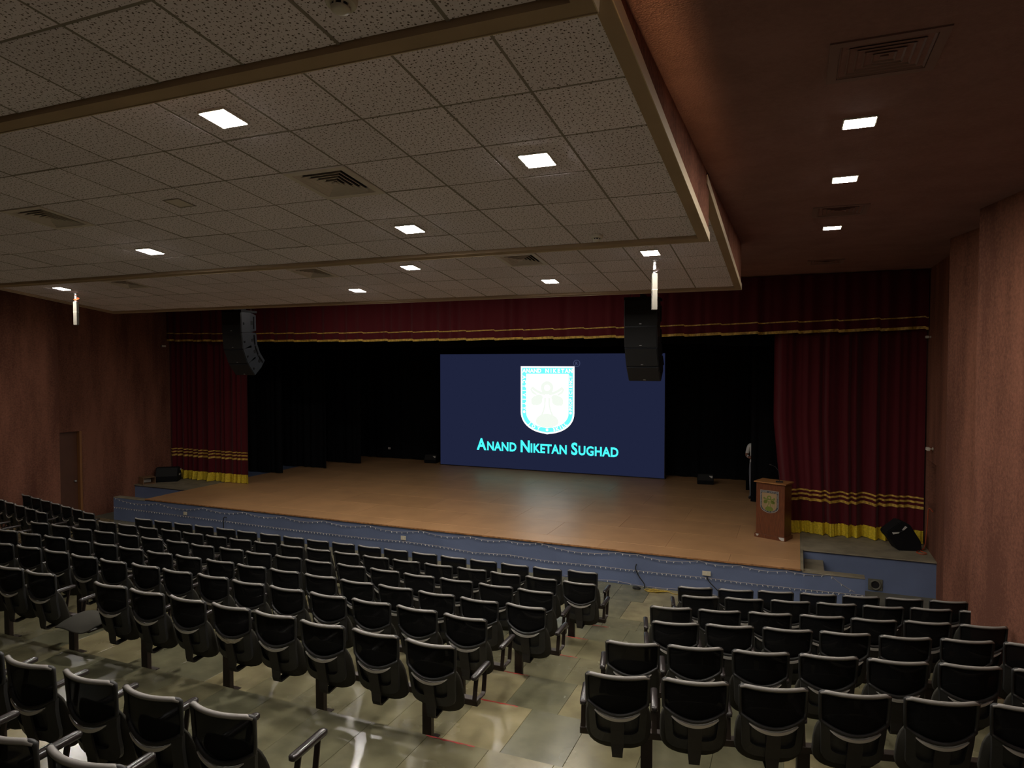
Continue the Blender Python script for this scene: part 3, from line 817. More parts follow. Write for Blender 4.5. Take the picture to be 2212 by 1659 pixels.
def side_curtain(label, x0, x1, y, seed, xin=None):
    t = thing('stage_curtain', label, 'curtain', ((x0+x1)/2, y, ZS), (0, 0, 0), 'red side curtains')
    f = Fold(seed, 8, .048)
    L = [drape('drape', x0, x1, .90, 5.2, y, f, M_RED, t, xin=xin, dzs=24)]
    for z0, z1 in ((1.545, 1.578), (1.455, 1.495), (1.345, 1.40)):
        L.append(drape('gold_band', x0, x1, z0, z1, y, f, M_GOLD, t, off=.006, xin=xin, dzs=1, zfun=lambda u, f=f: f(u, 1.4)*.12))
    g = Fold(seed+5, 26, .014)
    L.append(drape('fringe', x0, x1, ZS+.012, .915, y, lambda u, z: f(u, z)+g(u, z), M_FRINGE, t, off=.010, xin=xin, dzs=4, dx=.012, flare=.5, zfun=None))
    for o in L: o.location = -Vector(t.location)
side_curtain('red velvet side curtain at the left of the stage with gold bands and yellow fringe', -17.86, -14.82, 15.5, 3)
side_curtain('red velvet side curtain at the right behind the lectern, gold banded', -.45, 2.33, 15.52, 11, xin=lambda u, z: u + max(0, (2.33-u)/2.78)**2*max(0, (3.0-z))*.10)
vt = thing('curtain_valance', 'long red velvet valance with gold edging hung across the top of the stage', 'curtain', (-7.8, 15.36, 4.8))
fv = Fold(21, 7.5, .022)
def vz(u): s_ = (u+7.8)/10.2; return .1*s_*s_-.075 + .022*((u*1.31) % 1.0) - .01
L = [drape('drape', -17.95, 2.34, 4.86, ZC-.02, 15.36, fv, M_RED, vt, dx=.03, dzs=8, zfun=vz),
     drape('gold_band', -17.95, 2.34, 5.075, 5.10, 15.36, fv, M_GOLD, vt, dx=.03, dzs=1, off=.006, zfun=vz),
     drape('gold_trim', -17.95, 2.34, 4.85, 4.905, 15.36, fv, M_GOLD, vt, dx=.03, dzs=1, off=.007, zfun=vz)]
for o in L: o.location = -Vector(vt.location)
bv = thing('border_drape', 'black border drape showing just below the red valance', 'curtain', (-7.8, 16.1, 4.6))
fb2 = Fold(8, 6, .03)
o = drape('drape', -17.9, 2.4, 4.63, 6.41, 16.1, fb2, M_BLACK, bv, dx=.06, dzs=4, zfun=lambda u: .03*sin(u*1.7)); o.location = -Vector(bv.location)
def leg_drape(label, x0, x1, y, seed):
    t = thing('wing_drape', label, 'curtain', ((x0+x1)/2, y, ZS), (0, 0, 0), 'black wing drapes'); f = Fold(seed, 8, .025)
    o = drape('drape', x0, x1, ZS+.02, 6.3, y, f, M_BLACK, t, dx=.04, dzs=8); o.location = -Vector(t.location)
leg_drape('black wing drape just behind the left red curtain, nearest of three', -19.5, -15.2, 17.38, 31)
leg_drape('black wing drape on the left, middle of three', -19.5, -14.56, 18.78, 32)
leg_drape('black wing drape on the left, farthest of three', -19.5, -14.13, 20.08, 33)
leg_drape('black wing drape behind the lectern that half hides the standing person', -1.06, 4.6, 18.5, 34)
leg_drape('black wing drape on the right, behind the standing person', -1.28, 4.6, 20.05, 35)
bd = thing('backdrop_drape', 'black backdrop drape across the rear of the stage behind the screen', 'curtain', (-7.8, 21.75, ZS))
o = drape('drape', -19.9, 4.6, ZS+.02, 6.3, 21.75, Fold(40, 6, .03), M_BLACK, bd, dx=.06, dzs=6); o.location = -Vector(bd.location)
sk = thing('socket_outlet', 'small grey socket on the black backdrop left of the screen', 'socket', (-14.0, 21.735, 1.02))
obj('cover', MB().box(-.05, .05, -.02, 0, -.035, .035), M_VENT, sk, bevel=.003); obj('holes', MB().box(-.02, .02, -.022, -.02, -.006, .006), M_DARK, sk)

# ---------------------------------------------------------------- lectern
ang = atan2(14.607-14.842, -.18+.774)
lec = thing('lectern', 'red-brown wooden lectern with a shield emblem on its front', 'lectern', (-.774, 14.842, ZS), (0, 0, ang))
LW, LD, LH = .64, .385, 1.13
obj('body', MB().box(.025, LW-.025, .022, LD-.02, .07, LH), M_LECT, lec, bevel=.004)
obj('plinth', MB().box(0, LW, 0, LD, 0, .075), M_LECT, lec, bevel=.005)
tp = MB(); tp.add([(-.01, -.025, LH-.0), (LW+.01, -.025, LH), (LW+.01, LD+.01, LH+.0), (-.01, LD+.01, LH), (-.01, -.025, LH+.026), (LW+.01, -.025, LH+.026), (LW+.01, LD+.01, LH+.032), (-.01, LD+.01, LH+.032)],
                 [(3,2,1,0),(4,5,6,7),(0,1,5,4),(1,2,6,5),(2,3,7,6),(3,0,4,7)])
obj('top', tp, M_LECTT, lec, bevel=.004)
s1 = MB(); s1.prism_xz([(.035, .068), (.095, .068), (.085, .03), (.05, .03)], -.004, 0); o = obj('sticker', s1, M_PAPER, lec); o['label'] = 'white sticker on the plinth corner'
s1 = MB(); s1.prism_xz([(LW-.13, .07), (LW-.02, .07), (LW-.02, .012), (LW-.07, .012), (LW-.115, .035)], -.004, 0); obj('sticker', s1, M_PAPER, lec)
K = .385/1.852
r = emblem(lec, 0, K, (M_PSIL, M_PBLUE, M_PTAN, M_PGREEN, M_PSIL), .004, sub=True)
r.location = (.305, .020, .985); r['label'] = 'slate and green shield plate'
mic = thing('gooseneck_microphone', 'thin black gooseneck microphone standing on the lectern', 'microphone', (-.30, 14.80, ZS+LH+.03))
obj('base', MB().box(-.07, .07, -.04, .04, 0, .022), M_CABLE, mic, bevel=.006)
obj('neck', MB().tube([(0, 0, .02), (0, .01, .12), (-.02, .03, .22), (-.08, .05, .30), (-.15, .06, .33)], .005, 6), M_CABLE, mic, smooth=True)
obj('capsule', MB().tube([(-.15, .06, .33), (-.17, .062, .335), (-.20, .066, .34)], [.008, .012, .009], 8), M_CABLE, mic, smooth=True)

# ---------------------------------------------------------------- person half hidden by the wing drape
def person():
    t = thing('person', 'person in white shirt and grey trousers standing half hidden by black drape', 'person', (-.97, 18.86, ZS), (0, 0, radians(-18)))
    J = {}; V = []; Ed = []; R = []
    def pt(n, x, y, z, r, par=None):
        J[n] = len(V); V.append((x, y, z)); R.append(r)
        if par: Ed.append((J[par], J[n]))
    pt('pelvis', 0, 0, .93, (.155, .11)); pt('waist', 0, .005, 1.06, (.135, .10), 'pelvis'); pt('chest', 0, .0, 1.27, (.165, .115), 'waist')
    pt('upper', 0, .01, 1.40, (.13, .09), 'chest'); pt('neck', 0, .005, 1.49, (.052, .055), 'upper'); pt('headb', 0, -.012, 1.56, (.068, .085), 'neck')
    pt('headm', 0, -.018, 1.63, (.078, .095), 'headb'); pt('headt', 0, -.008, 1.70, (.062, .075), 'headm')
    for s, q in ((-1, 'l'), (1, 'r')):
        pt('sh'+q, s*.175, .01, 1.405, (.06, .06), 'upper'); pt('el'+q, s*.245, .02, 1.13, (.045, .045), 'sh'+q)
        pt('wr'+q, s*.085, -.17, 1.10 + (.03 if s > 0 else 0), (.03, .03), 'el'+q)
        pt('ha'+q, s*.02, -.20, 1.10 + (.05 if s > 0 else 0), (.034, .022), 'wr'+q)
        pt('hi'+q, s*.085, 0, .86, (.09, .095), 'pelvis'); pt('kn'+q, s*.095, -.015, .49, (.062, .065), 'hi'+q)
        pt('an'+q, s*.10, .01, .10, (.043, .045), 'kn'+q); pt('to'+q, s*.115, -.13, .035, (.042, .03), 'an'+q)
    me = bpy.data.meshes.new('body'); me.from_pydata(V, Ed, [])
    o = bpy.data.objects.new('body', me); COL.objects.link(o)
    o.modifiers.new('s', 'SKIN'); 
    sv = me.skin_vertices[0].data
    for i, r_ in enumerate(R): sv[i].radius = r_
    sv[J['pelvis']].use_root = True
    o.modifiers['s'].use_smooth_shade = True
    m2 = o.modifiers.new('d', 'SUBSURF'); m2.levels = 2; m2.render_levels = 2
    dg = bpy.context.evaluated_depsgraph_get(); nm = bpy.data.meshes.new_from_object(o.evaluated_get(dg))
    bpy.data.objects.remove(o)
    for m in (M_SKIN, M_SHIRT, M_TROUS, M_SHOE): nm.materials.append(m)
    for p in nm.polygons:
        c = p.center
        if c.z < .09: k = 3
        elif c.z < .97 and not (abs(c.x) < .3 and c.y < -.1 and c.z > .95): k = 2
        elif c.z > 1.475: k = 0
        elif (abs(c.x) > .19 and c.z < 1.20) or c.y < -.115: k = 0
        else: k = 1
        p.material_index = k; p.use_smooth = True
    b = link('body', nm, t)
    # fingers
    fg = MB()
    for s in (-1, 1):
        for q in range(4):
            x0 = s*.03; z0 = 1.135 - .018*q + (.05 if s > 0 else 0) - .01
            fg.tube([(x0, -.205, z0), (x0-s*.035, -.222, z0-.004), (x0-s*.06, -.212, z0-.008)], [.009, .0085, .007], 6)
        fg.tube([(s*.05, -.2, 1.14+(.05 if s > 0 else 0)), (s*.03, -.215, 1.165+(.05 if s > 0 else 0)), (s*.01, -.225, 1.17+(.05 if s > 0 else 0))], [.011, .009, .008], 6)
    obj('fingers', fg, M_SKIN, b, smooth=True)
    hr = MB(); hr.grid(lambda u, v: (.088*cos(u)*cos(v), -.004+.104*sin(u)*cos(v)+.012, 1.665+.085*sin(v)), [2*pi*k/20 for k in range(21)], [-.25+1.8*k/8 for k in range(9)])
    hr.v = [(x, y, z if y > -.03 else max(z, 1.69)) for x, y, z in hr.v]
    obj('hair', hr, M_HAIR, t, smooth=True)
    fc = MB()
    for s in (-1, 1):
        fc.lathe([(.0, -.008), (.008, -.004), (.009, 0), (.008, .004), (0, .008)], 8, Matrix.Translation((s*.03, -.103, 1.635)))
    obj('eyes', fc, M_WHITE, t, smooth=True)
    ns = MB(); ns.tube([(0, -.105, 1.635), (0, -.118, 1.605), (0, -.108, 1.595)], [.007, .012, .009], 6)
    for s in (-1, 1): ns.tube([(s*.08, .0, 1.645), (s*.088, .006, 1.63), (s*.08, .0, 1.605)], [.008, .012, .008], 6)
    ns.tube([(-.022, -.1, 1.572), (0, -.106, 1.570), (.022, -.1, 1.572)], .005, 5)
    obj('face_features', ns, M_SKIN, t, smooth=True)
person()

# ---------------------------------------------------------------- loudspeakers
def line_array(label, x, y, ztop):
    t = thing('line_array_speaker', label, 'loudspeaker', (x, y, ztop), (0, 0, 0), 'hanging line arrays')
    wd, dp = .62, .52
    p = Vector((0, -dp/2, 0)); 
    fl = MB(); fl.box(-wd/2, wd/2, -dp/2, dp/2, 0, .05); fl.box(-.02, .02, -.2, .2, .05, .12); obj('flying_frame', fl, M_SPK, t)
    cb_ = MB()
    for s in (-1, 1):
        for yy in (-.15, .15): cb_.tube([(s*.22, yy, .05), (s*.22, yy, ZC-ztop)], .006, 5)
    obj('cables', cb_, M_STEEL, t)
    for k, (h, tilt) in enumerate(((.50, 1), (.40, 6), (.385, 24), (.37, 40))):
        T = Matrix.Translation(p) @ Matrix.Rotation(radians(tilt), 4, 'X')
        c = MB(); c.prism_xz([(-wd/2, 0), (-wd/2, -h+.008), (wd/2, -h+.008), (wd/2, 0)], 0.0, 0.0)
        c = MB(); tr = .85
        f = [(-wd/2, 0, 0), (wd/2, 0, 0), (wd/2, 0, -h+.006), (-wd/2, 0, -h+.006)]
        b = [(-wd/2*.9, dp, -h*.12), (wd/2*.9, dp, -h*.12), (wd/2*.9, dp, -h*.88), (-wd/2*.9, dp, -h*.88)]
        c.loft([[T @ Vector(q) for q in f], [T @ Vector((q[0], dp*.55, q[2]*.98)) for q in f], [T @ Vector(q) for q in b]])
        bx = obj('cabinet', c, M_SPKS, t, bevel=.008)
        g = MB(); g.box(-wd/2+.012, wd/2-.012, -.012, .004, -h+.018, -.012, T); obj('grille', g, M_GRILL, bx, bevel=.004)
        bd_ = MB(); bd_.box(-.022, .022, -.016, -.01, -h+.045, -h+.057, T); obj('badge', bd_, M_BADGE, bx)
        rg_ = MB()
        for s in (-1, 1):
            rg_.box(s*wd/2-.012, s*wd/2+.012, .05, .09, -h*.62, -h*.5, T); rg_.box(s*wd/2*.97-.012, s*wd/2*.97+.012, .30, .38, -h*.6, -h*.42, T)
            rg_.box(s*wd/2*.97-.015, s*wd/2*.97+.015, .40, .425, -h*.8, -h*.2, T)
        obj('rigging', rg_, M_SPK, bx)
        p = T @ Vector((0, 0, -h))
    return t
line_array('black curved line array loudspeaker hanging in front of the right half of the screen', -2.70, 12.95, 5.40)
line_array('black curved line array loudspeaker hanging in front of the left red curtain', -12.62, 12.95, 5.44)
def hanging_tube(label, x, y, zt, zb, wires):
    t = thing('hanging_tube', label, 'hanging tube', (x, y, zb), (0, 0, radians(20)), 'white tubes hung from the ceiling')
    H = zt-zb
    h = .036
    obj('tube', MB().box(-h, h, -h, h, 0, H-.17), M_TUBE, t, bevel=.004)
    obj('collar', MB().box(-h-.002, h+.002, -h-.002, h+.002, (H-.17)*.55, (H-.17)*.55+.004), M_PLATE, t)
    obj('bracket', MB().lathe([(.022, H-.18), (.022, H-.01), (.05, H-.005), (.05, H+.01)], 14), M_BADGE, t)
    c = MB()
    for q in range(4):
        P = [(.035*cos(k*.6+q)+.01*q, .035*sin(k*.6+q), H-.17+.012*k*(.5+.1*q)) for k in range(14)]
        c.tube(P, .005, 5)
    obj('cable_tie', c, [M_STEEL, M_CABLEO, M_CABLE][wires], t)
hanging_tube('white square tube hanging from the ceiling in front of the right line array', -1.80, 9.36, pz(3, 9.36), 4.95, 0)
hanging_tube('white square tube with bare wires hanging at the far left', -13.33, 9.33, pz(3, 9.33), 4.98, 1)
def wedge(label, loc, rz, w=.52, d=.40, h=.36, tilt=0.):
    t = thing('stage_monitor', label, 'loudspeaker', loc, (0, 0, rz), 'floor monitors')
    T = Matrix.Rotation(tilt, 4, 'Y')
    P = [(-d/2, 0), (d/2, 0), (d/2, h*.55), (d*.12, h), (-d*.28, h), (-d/2, h*.35)]
    c = MB(); c.add([(-w/2, y, z) for y, z in P]+[(w/2, y, z) for y, z in P], [tuple(range(5, -1, -1)), tuple(range(6, 12))]+[(i, (i+1) % 6, 6+(i+1) % 6, 6+i) for i in range(6)])
    obj('cabinet', c, M_SPK, t, bevel=.012)
    n_ = Vector((0, -(h-h*.35), -d*.22+d/2)).normalized()
    a_, b_ = Vector((0, -d/2, h*.35)), Vector((0, -d*.28, h))
    g = MB()
    q = [Vector((sx*(w/2-.02), 0, 0))+(a_ if e == 0 else b_)+(b_-a_)*(.06 if e == 0 else -.06) for sx, e in ((-1, 0), (1, 0), (1, 1), (-1, 1))]
    dirn = (b_-a_).cross(Vector((-1, 0, 0))).normalized()
    if dirn.y > 0: dirn = -dirn
    g.add(q+[p+dirn*.008 for p in q], [(0,1,2,3),(4,5,6,7),(0,1,5,4),(1,2,6,5),(2,3,7,6),(3,0,4,7)])
    obj('grille', g, M_GRILL, t)
    return t
# left floor monitor and box
lm = wedge('black floor monitor lying against the left red curtain', (-17.5, 15.02, ZS), radians(35), .62, .46, .42)
for z_, y_ in ((.30, .08), (.17, -.06)):
    obj('handle', MB().box(.311, .317, y_, y_+.13, z_, z_+.045), M_PAPER, lm)
t = thing('wooden_box', 'small open brown wooden box by the left wall on the side stage', 'box', (-17.66, 14.42, ZS), (0, 0, radians(-20)))
bx = MB(); q = .17
for a in ((-q, q, -q, q, 0, .015), (-q, q, -q, q, .19, .205), (-q, -q+.015, -q, q, .015, .19), (-q, q, -q, -q+.015, .015, .19), (-q, q, q-.015, q, .015, .19)): bx.box(*a)
obj('carcass', bx, M_BOXW, t); obj('inner_panel', MB().box(-q+.02, -q+.03, -q+.02, q-.02, .02, .185), M_BOXI, t)
for lb, px, py, rz in (('white-tipped left handle', 0, 0, 0),): pass
# right floor monitor, tipped, with two pale stickers
wm = thing('floor_speaker', 'tilted black loudspeaker with two pale handles leaning by the right curtain', 'loudspeaker', (1.98, 14.98, ZS), (0, 0, radians(14)))
prof = [(-.20, 0), (.22, 0), (.20, .18), (.0, .50), (-.16, .56), (-.42, .34), (-.40, .27), (-.33, .20)]
c = MB(); c.prism_xz(prof, -.17, .17); obj('cabinet', c, M_SPK, wm, bevel=.015)
h1 = MB(); h1.prism_xz([(-.145, .40), (-.09, .475), (-.055, .455), (-.12, .39)][::-1], -.182, -.17)
obj('handle', h1, M_PAPER, wm); h1 = MB(); h1.prism_xz([(-.19, .355), (-.32, .345), (-.30, .31), (-.20, .335)], -.182, -.17); obj('handle', h1, M_PAPER, wm)
obj('handle_bar', MB().tube([(-.20, -.178, .345), (-.15, -.178, .37), (-.12, -.178, .395)], .006, 5), M_SPKS, wm)
cable('orange cable dropping from the wall niche to the right side stage', [(2.345, 14.55, 1.48), (2.34, 14.95, 1.46), (2.335, 15.02, 1.2), (2.32, 15.03, .95), (2.29, 15.0, .72), (2.22, 14.95, .665), (2.12, 14.72, .662), (2.2, 14.62, .662), (2.28, 14.70, .662), (2.2, 14.85, .668), (2.3, 15.0, .672)], .008, M_CABLEO)
# small monitors at the rear of the stage
def small_mon(label, x, y):
    t = wedge(label, (x, y, ZS), radians(8), .46, .34, .30)
    s = MB(); s.prism_xz([(.10, .26), (.20, .26), (.20, .20), (.16, .20)], -.18, -.172); o = obj('handle', s, M_PAPER, t)
small_mon('black floor monitor in the dark right of the screen with a pale corner', -2.46, 20.75)
small_mon('black floor monitor just left of the screen foot', -11.98, 21.35)

# cctv cameras
def cctv(label, loc, rz, s=1.):
    t = thing('security_camera', label, 'security camera', loc, (0, 0, rz), 'wall cameras')
    obj('bracket', MB().tube([(0, 0, 0), (0, -.05*s, 0), (0, -.08*s, -.01*s)], .012*s, 8), M_WHITE, t, smooth=True)
    obj('mount', MB().lathe([(.03*s, 0), (.03*s, .012*s)], 12, Matrix.Rotation(pi/2, 4, 'X')), M_WHITE, t)
    obj('housing', MB().box(-.075*s, .075*s, -.115*s, -.055*s, -.03*s, .03*s), M_WHITE, t, bevel=.008*s)
    obj('lens', MB().lathe([(.022*s, 0), (.022*s, .006*s)], 12, Matrix.Translation((-.074*s, -.085*s, 0)) @ Matrix.Rotation(-pi/2, 4, 'Y')), M_DARK, t)
cctv('white security camera on the right wall above the niche', (2.36, 14.75, 2.62), radians(-90))
cctv('small security camera at the top of the right curtain edge', (2.36, 15.2, 4.72), radians(-90), .8)
cctv('small security camera on the left wall beside the valance', (-17.9, 15.2, 4.72), radians(90), .9)

# ================================================================== SEATING
def yb(z):
    pts = [(.38, .05), (.5, .03), (.74, -.035), (1.035, -.06)]
    for (a, p), (b, q) in zip(pts, pts[1:]):
        if z <= b: return p+(q-p)*(z-a)/(b-a)
    return -.06
def cz(z): return .045 + .02*max(0, min(1, (z-.5)/.25))
def surf(x, z, d=0.): return (x, yb(z)+cz(z)*(x/.235)**2+d, z)
def arcz(x): return .742 + .075*min(1., abs(x)/.222)**1.9
def build_chair_meshes():
    D = {}
    # --- frame loop: top rail, sides, curved lower bar
    P = []; R = []
    for k in range(13): x = -.205+.41*k/12; P.append(surf(x, 1.03)); R.append((.017, .017))
    for a in (30, 60): P.append(surf(.205+.026*sin(radians(a)), 1.03-.026*(1-cos(radians(a))))); R.append((.016, .016))
    for z in (.99, .93, .86): P.append(surf(.224+.006*(z-.86)/.17, z)); R.append((.012, .015))
    for k in range(15): x = .222*cos(pi*k/14); P.append(surf(x, arcz(x), -.004)); R.append((.012, .014))
    for z in (.86, .93, .99): P.append(surf(-.224-.006*(z-.86)/.17, z)); R.append((.012, .015))
    for a in (60, 30): P.append(surf(-.205-.026*sin(radians(a)), 1.03-.026*(1-cos(radians(a))))); R.append((.016, .016))
    D['frame'] = MB().tube(P, R, 6, loop=True).mesh('back_frame', M_PLAS, True)
    tr = MB().tube([surf(-.226+.452*k/14, 1.034+.003*cos(pi*(k/14-.5)) - (.012 if k in (0, 14) else 0), -.004) for k in range(15)], [(.009 if k in (0, 14) else .0145, .017) for k in range(15)], 8)
    D['rail'] = tr.mesh('top_rail', M_RAIL, True)
    us = [-1+2*k/8 for k in range(9)]; vs = [k/5 for k in range(6)]
    def fm(u, v):
        x = .220*u; z0 = arcz(x); z = z0+(1.022-z0)*v; return surf(x*(1+.03*v), z, .004)
    D['mesh'] = MB().grid(fm, us, vs, (0, .006, 0)).mesh('mesh_back', M_MESH, True)
    # --- lower shell: recessed sheet + raised U rim
    def outl(s):                     # s 0..1 round the U from upper left to upper right
        if s < .3: u = s/.3; return (-.222+.014*u, .82-.20*u)
        if s > .7: u = (1-s)/.3; return (.222-.014*u, .82-.20*u)
        t = (s-.3)/.4; a = pi*t
        c = cos(a); sn = sin(a)
        return (-.208*math.copysign(abs(c)**.45, c), .62-.125*abs(sn)**.55)
    N = 26; ring = []
    for k in range(N+1):
        s = k/N; x, z = outl(s); cxm, czm = 0, .68
        iw = .052
        xi = x*(1-iw/.215); zi = z + (.085*sin(pi*min(1, max(0, (s-.22)/.56)))**.6 if .22 < s < .78 else 0)
        z = min(z, arcz(x)-.003); zi = min(zi, arcz(xi)-.006)
        ring.append([surf(x, z, -.004), surf(xi, zi, -.012), surf(xi, zi, .018), surf(x, z, .02)])
    sh = MB().loft(ring)
    def fs(u, v):
        x = .205*u; z1 = arcz(x); z0 = .505+.075*abs(u)**6; return surf(x, z0+(z1-z0)*v, .016)
    sh.grid(fs, us, [k/4 for k in range(5)], (0, .008, 0))
    D['shell'] = sh.mesh('back_shell', M_PLAS)
    # --- spine / J bracket
    path = [(yb(.71)-.006, .712), (yb(.62)-.016, .62), (yb(.5)-.018, .50), (.012, .43), (.022, .398), (.045, .388), (.15, .398), (.30, .425)]
    hw = [.050, .050, .048, .040, .038, .037, .036, .036]
    rg = []
    for k, ((y, z), w_) in enumerate(zip(path, hw)):
        a = path[max(k-1, 0)]; b = path[min(k+1, len(path)-1)]; ty, tz = b[0]-a[0], b[1]-a[1]; l = hypot(ty, tz); ny, nz = -tz/l*.007, ty/l*.007
        rg.append([(-w_, y-ny, z-nz), (w_, y-ny, z-nz), (w_, y+ny, z+nz), (-w_, y+ny, z+nz)])
    D['bracket'] = MB().loft(rg).mesh('support_bracket', M_SPINE)
    # --- silver strip following the lower bar
    def strip(nm, m, ragged):
        mb = MB(); rr = []
        for k in range(17):
            x = -.168+.336*k/16; e = 1-abs(k/8-1)**4; h = .004+.020*e
            zt = arcz(x)-.022; rag = (random.random()*.02*e if ragged else 0)
            rr.append([surf(x, zt, -.020), surf(x, zt-h-rag, -.022), surf(x, zt-h-rag, .004), surf(x, zt, .004)])
        return mb.loft(rr).mesh(nm, m)
    D['strip'] = strip('handle_strip', M_STRIP, False); D['torn'] = strip('handle_strip', M_STRIPT, True)
    # --- seat pad, tipped up
    n = 28; rings = []
    def sp_(c, p): return math.copysign(abs(c)**p, c)
    def pp(th, r, sd):
        c, s_ = cos(th), sin(th)
        x = .247*sp_(c, .62)*r; z = .632 + (.228 if s_ > 0 else .235)*sp_(s_, .72 if s_ > 0 else .5)*r
        tk = .030+.022*(.86-z)/.46
        y = yb(z)+.075+.10*max(0, (.60-z)) + .05*(x/.24)**2 + sd*tk*(1-r**3.2)
        return (x, y, z)
    pad = MB(); rad = [.12, .5, .8, .95, 1.0]
    rings = [[pp(2*pi*k/n, r, -1) for k in range(n)] for r in rad] + [[pp(2*pi*k/n, r, 1) for k in range(n)] for r in rad[-2::-1]]
    D['pad'] = pad.loft(rings).mesh('seat_pad', M_PAD, True)
    # --- armrest pad and its flat-bar frame
    am = MB(); rr = []
    for k, (y, s) in enumerate(((.24, .55), (.248, .85), (.265, 1), (.40, 1), (.54, 1), (.557, .85), (.565, .5))):
        zc_ = .668+.012*(y-.24)/.32
        rr.append([(.029*s*cos(2*pi*q/12) if abs(cos(2*pi*q/12)) < .8 else .029*s*math.copysign(.92, cos(2*pi*q/12)), y, zc_+.021*s*math.copysign(abs(sin(2*pi*q/12))**.6, sin(2*pi*q/12))) for q in range(12)])
    D['arm'] = am.loft(rr).mesh('armrest', M_ARM, True)
    fr = MB()
    loop = [(.31, .652), (.27, .47), (.285, .452), (.44, .452), (.46, .468), (.49, .655)]
    rg = []
    for k, (y, z) in enumerate(loop):
        a = loop[max(k-1, 0)]; b = loop[min(k+1, len(loop)-1)]; ty, tz = b[0]-a[0], b[1]-a[1]; l = hypot(ty, tz); ny, nz = -tz/l*.005, ty/l*.005
        rg.append([(-.019, y-ny, z-nz), (.019, y-ny, z-nz), (.019, y+ny, z+nz), (-.019, y+ny, z+nz)])
    D['armframe'] = fr.loft(rg).mesh('armrest_frame', M_STEEL)
    return D
CH = build_chair_meshes()
def make_chair(both=False, torn=False):
    t = link('auditorium_chair', None); t['category'] = 'chair'
    link('back_frame', CH['frame'], t); link('top_rail', CH['rail'], t); link('mesh_back', CH['mesh'], t)
    s = link('back_shell', CH['shell'], t); o = link('handle_strip', CH['torn'] if torn else CH['strip'], s)
    if torn: o['label'] = 'torn pale handle strip'
    else: o['label'] = 'silver curved handle strip'
    link('support_bracket', CH['bracket'], t); link('seat_pad', CH['pad'], t)
    a = link('armrest', CH['arm'], t, (.276, 0, 0)); link('armrest_frame', CH['armframe'], a)
    if both:
        a = link('armrest', CH['arm'], t, (-.276, 0, 0)); link('armrest_frame', CH['armframe'], a)
    return t
def make_broken():
    t = link('auditorium_chair', None); t['category'] = 'chair'
    p = link('seat_pad', CH['pad'], t)
    T = Matrix.Translation((-.02, .10, .57)) @ Matrix.Rotation(radians(2), 4, 'Y') @ Matrix.Rotation(radians(-99), 4, 'X') @ Matrix.Diagonal((.92, 1, .9, 1)) @ Matrix.Translation((0, -.06, -.632))
    p.matrix_local = T
    link('support_bracket', MB().box(-.036, .036, .12, .30, .395, .41).mesh('support_bracket', M_STEEL), t)
    a = link('armrest', CH['arm'], t, (.276, 0, 0)); link('armrest_frame', CH['armframe'], a)
    return t
proto = make_chair(); proto2 = make_chair(both=True)
used = set()
def place(kind, x, y, z, rz, label, group):
    global proto, proto2
    src = proto2 if kind == 'both' else proto
    if id(src) not in used: c = src; used.add(id(src))
    else: c = copy_tree(src)
    c.location = (x, y, z); c.rotation_euler = (0, 0, rz); c['label'] = label; c['group'] = group
    return c
ORD = ['first', 'second', 'third', 'fourth', 'fifth', 'sixth', 'seventh', 'eighth', 'ninth', 'tenth', 'eleventh', 'twelfth', 'thirteenth', 'fourteenth', 'fifteenth', 'sixteenth', 'seventeenth', 'eighteenth', 'nineteenth']
ROWN = ['front', 'second', 'third', 'fourth', 'fifth', 'sixth', 'seventh', 'eighth']
def beam(label, x, y, z, rz, xa, xb, posts):
    t = thing('seat_beam', label, 'seat beam', (x, y, z), (0, 0, rz), 'dark beams under the chair rows')
    obj('beam', MB().box(xa, xb, .27, .34, .415, .47), M_STEEL, t, bevel=.004)
    for px in posts:
        obj('post', MB().box(px-.045, px+.045, .28, .33, .006, .417), M_STEEL, t)
        obj('base_plate', MB().box(px-.06, px+.06, .24, .42, 0, .008), M_STEEL, t, bevel=.002)
MID = [(9.95, -3.00, .5476, 18), (8.95, -2.73, .5478, 19), (7.93, -2.98, .554, 18), (6.92, -2.72, .554, 18), (5.97, -2.99, .548, 15), (4.92, -2.78, .545, 12), (2.88, -2.97, .547, 6), (1.96, -2.80, .55, 3)]
ZROW = [0, .178, .356, .534, .712, .89, 1.255, 1.525]
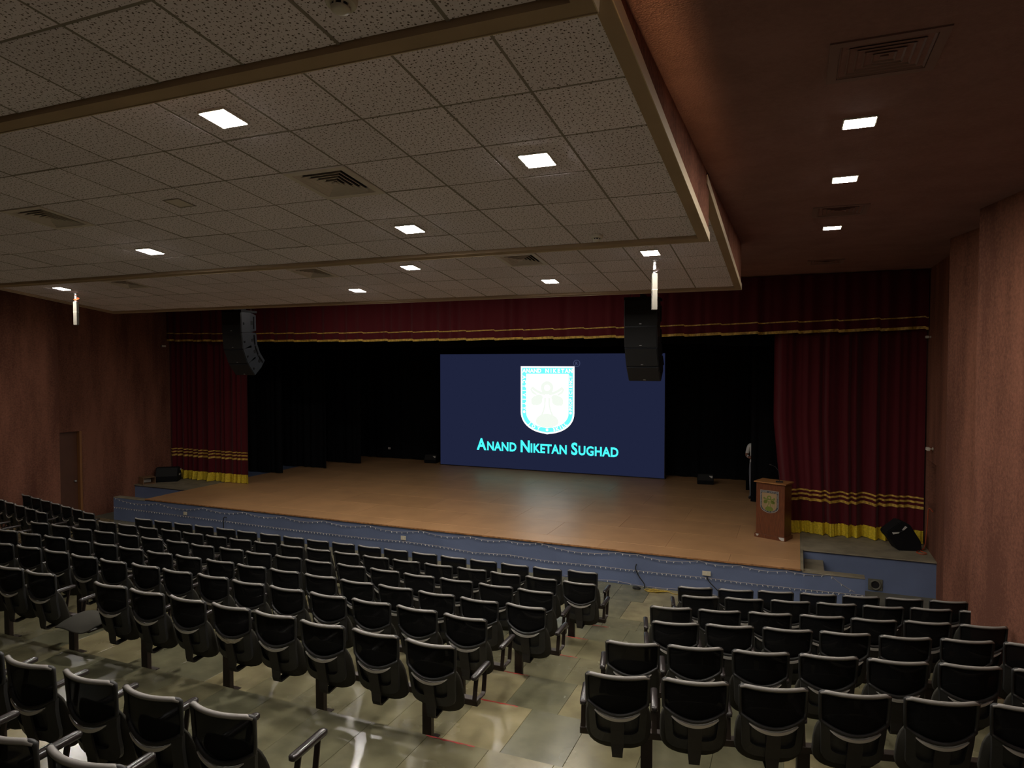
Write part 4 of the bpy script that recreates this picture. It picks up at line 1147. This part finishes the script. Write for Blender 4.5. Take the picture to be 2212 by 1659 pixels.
for r, (y, xe, pitch, n) in enumerate(MID):
    for i in range(n):
        x = xe - pitch*i
        lab = 'black tip-up chair in the middle block, %s row from the stage, %s from the right-hand aisle' % (ROWN[r], ORD[i])
        lab = 'black tip-up chair, middle block, %s row from stage, %s seat from its right aisle' % (ROWN[r], ORD[i])
        if r == 0: lab = lab.replace('front row from stage', 'front row')
        dx, dy, dr = random.uniform(-.008, .008), random.uniform(-.012, .012), random.uniform(-.02, .02)
        if r == 0 and i == 0: dy += .06
        if r == 5 and i == 8:
            c = make_broken(); c.location = (x, y, ZROW[r]); c['label'] = 'broken chair with its backrest missing and grey seat pad fallen open'; c['group'] = 'chairs in the middle block'
            continue
        if r == 5 and i == 4:
            c = make_chair(torn=True); c.location = (x+dx, y+dy, ZROW[r]); c.rotation_euler = (0, 0, dr)
            c['label'] = 'black tip-up chair with a torn peeling pale strip across its back'; c['group'] = 'chairs in the middle block'; continue
        place('both' if i == n-1 else 'one', x+dx, y+dy, ZROW[r], dr, lab, 'chairs in the middle block')
    xl = xe-pitch*(n-1)
    ps = []; p = xe-.20
    while p > xl-.2: ps.append(p-xe); p -= 1.16
    beam('dark steel beam on posts carrying the middle block, %s' % ('front row' if r == 0 else ROWN[r]+' row from stage'), xe, y, ZROW[r], 0, xl-xe-.30, .30, ps)
RA = atan(.229)
RST = [(-1.30, 9.92), (-1.12, 9.05), (-1.32, 8.0), (-1.13, 7.08), (-1.33, 5.98), (-1.20, 4.93)]
for r, (x0, y0) in enumerate(RST):
    for i in range(7):
        d = .55*i; x, y = x0+d*cos(RA), y0+d*sin(RA)
        lab = 'black tip-up chair, right block, %s, %s seat from the aisle' % ('front row' if r == 0 else ROWN[r]+' row from stage', ORD[i])
        place('both' if i == 0 else 'one', x+random.uniform(-.008, .008), y+random.uniform(-.012, .012), ZROW[r], RA+random.uniform(-.02, .02), lab, 'chairs in the right block')
    beam('dark steel beam on posts carrying the right block, %s' % ('front row' if r == 0 else ROWN[r]+' row from stage'), x0, y0, ZROW[r], RA, -.30, 3.62, [.22, 1.38, 2.54, 3.4])
for r, (x0, y0) in enumerate(RST[:3]):
    for i in range(7 if r < 2 else 4):
        d = .55*i; x, y = -15.2-(x0+d*cos(RA)), y0+d*sin(RA)
        lab = 'black tip-up chair, far left block, %s, %s seat from the aisle' % ('front row' if r == 0 else ROWN[r]+' row from stage', ORD[i])
        place('both' if i == 6 else 'one', x, y, ZROW[r], -RA+random.uniform(-.02, .02), lab, 'chairs in the far left block')
    beam('dark steel beam on posts carrying the far left block, %s' % ('front row' if r == 0 else ROWN[r]+' row from stage'), -15.2-x0, y0, ZROW[r], -RA, -3.62 if r < 2 else -1.95, .30, [-.22, -1.38, -2.54] if r < 2 else [-.22, -1.38])
print('tiles', ntile, 'objects', len(bpy.data.objects))
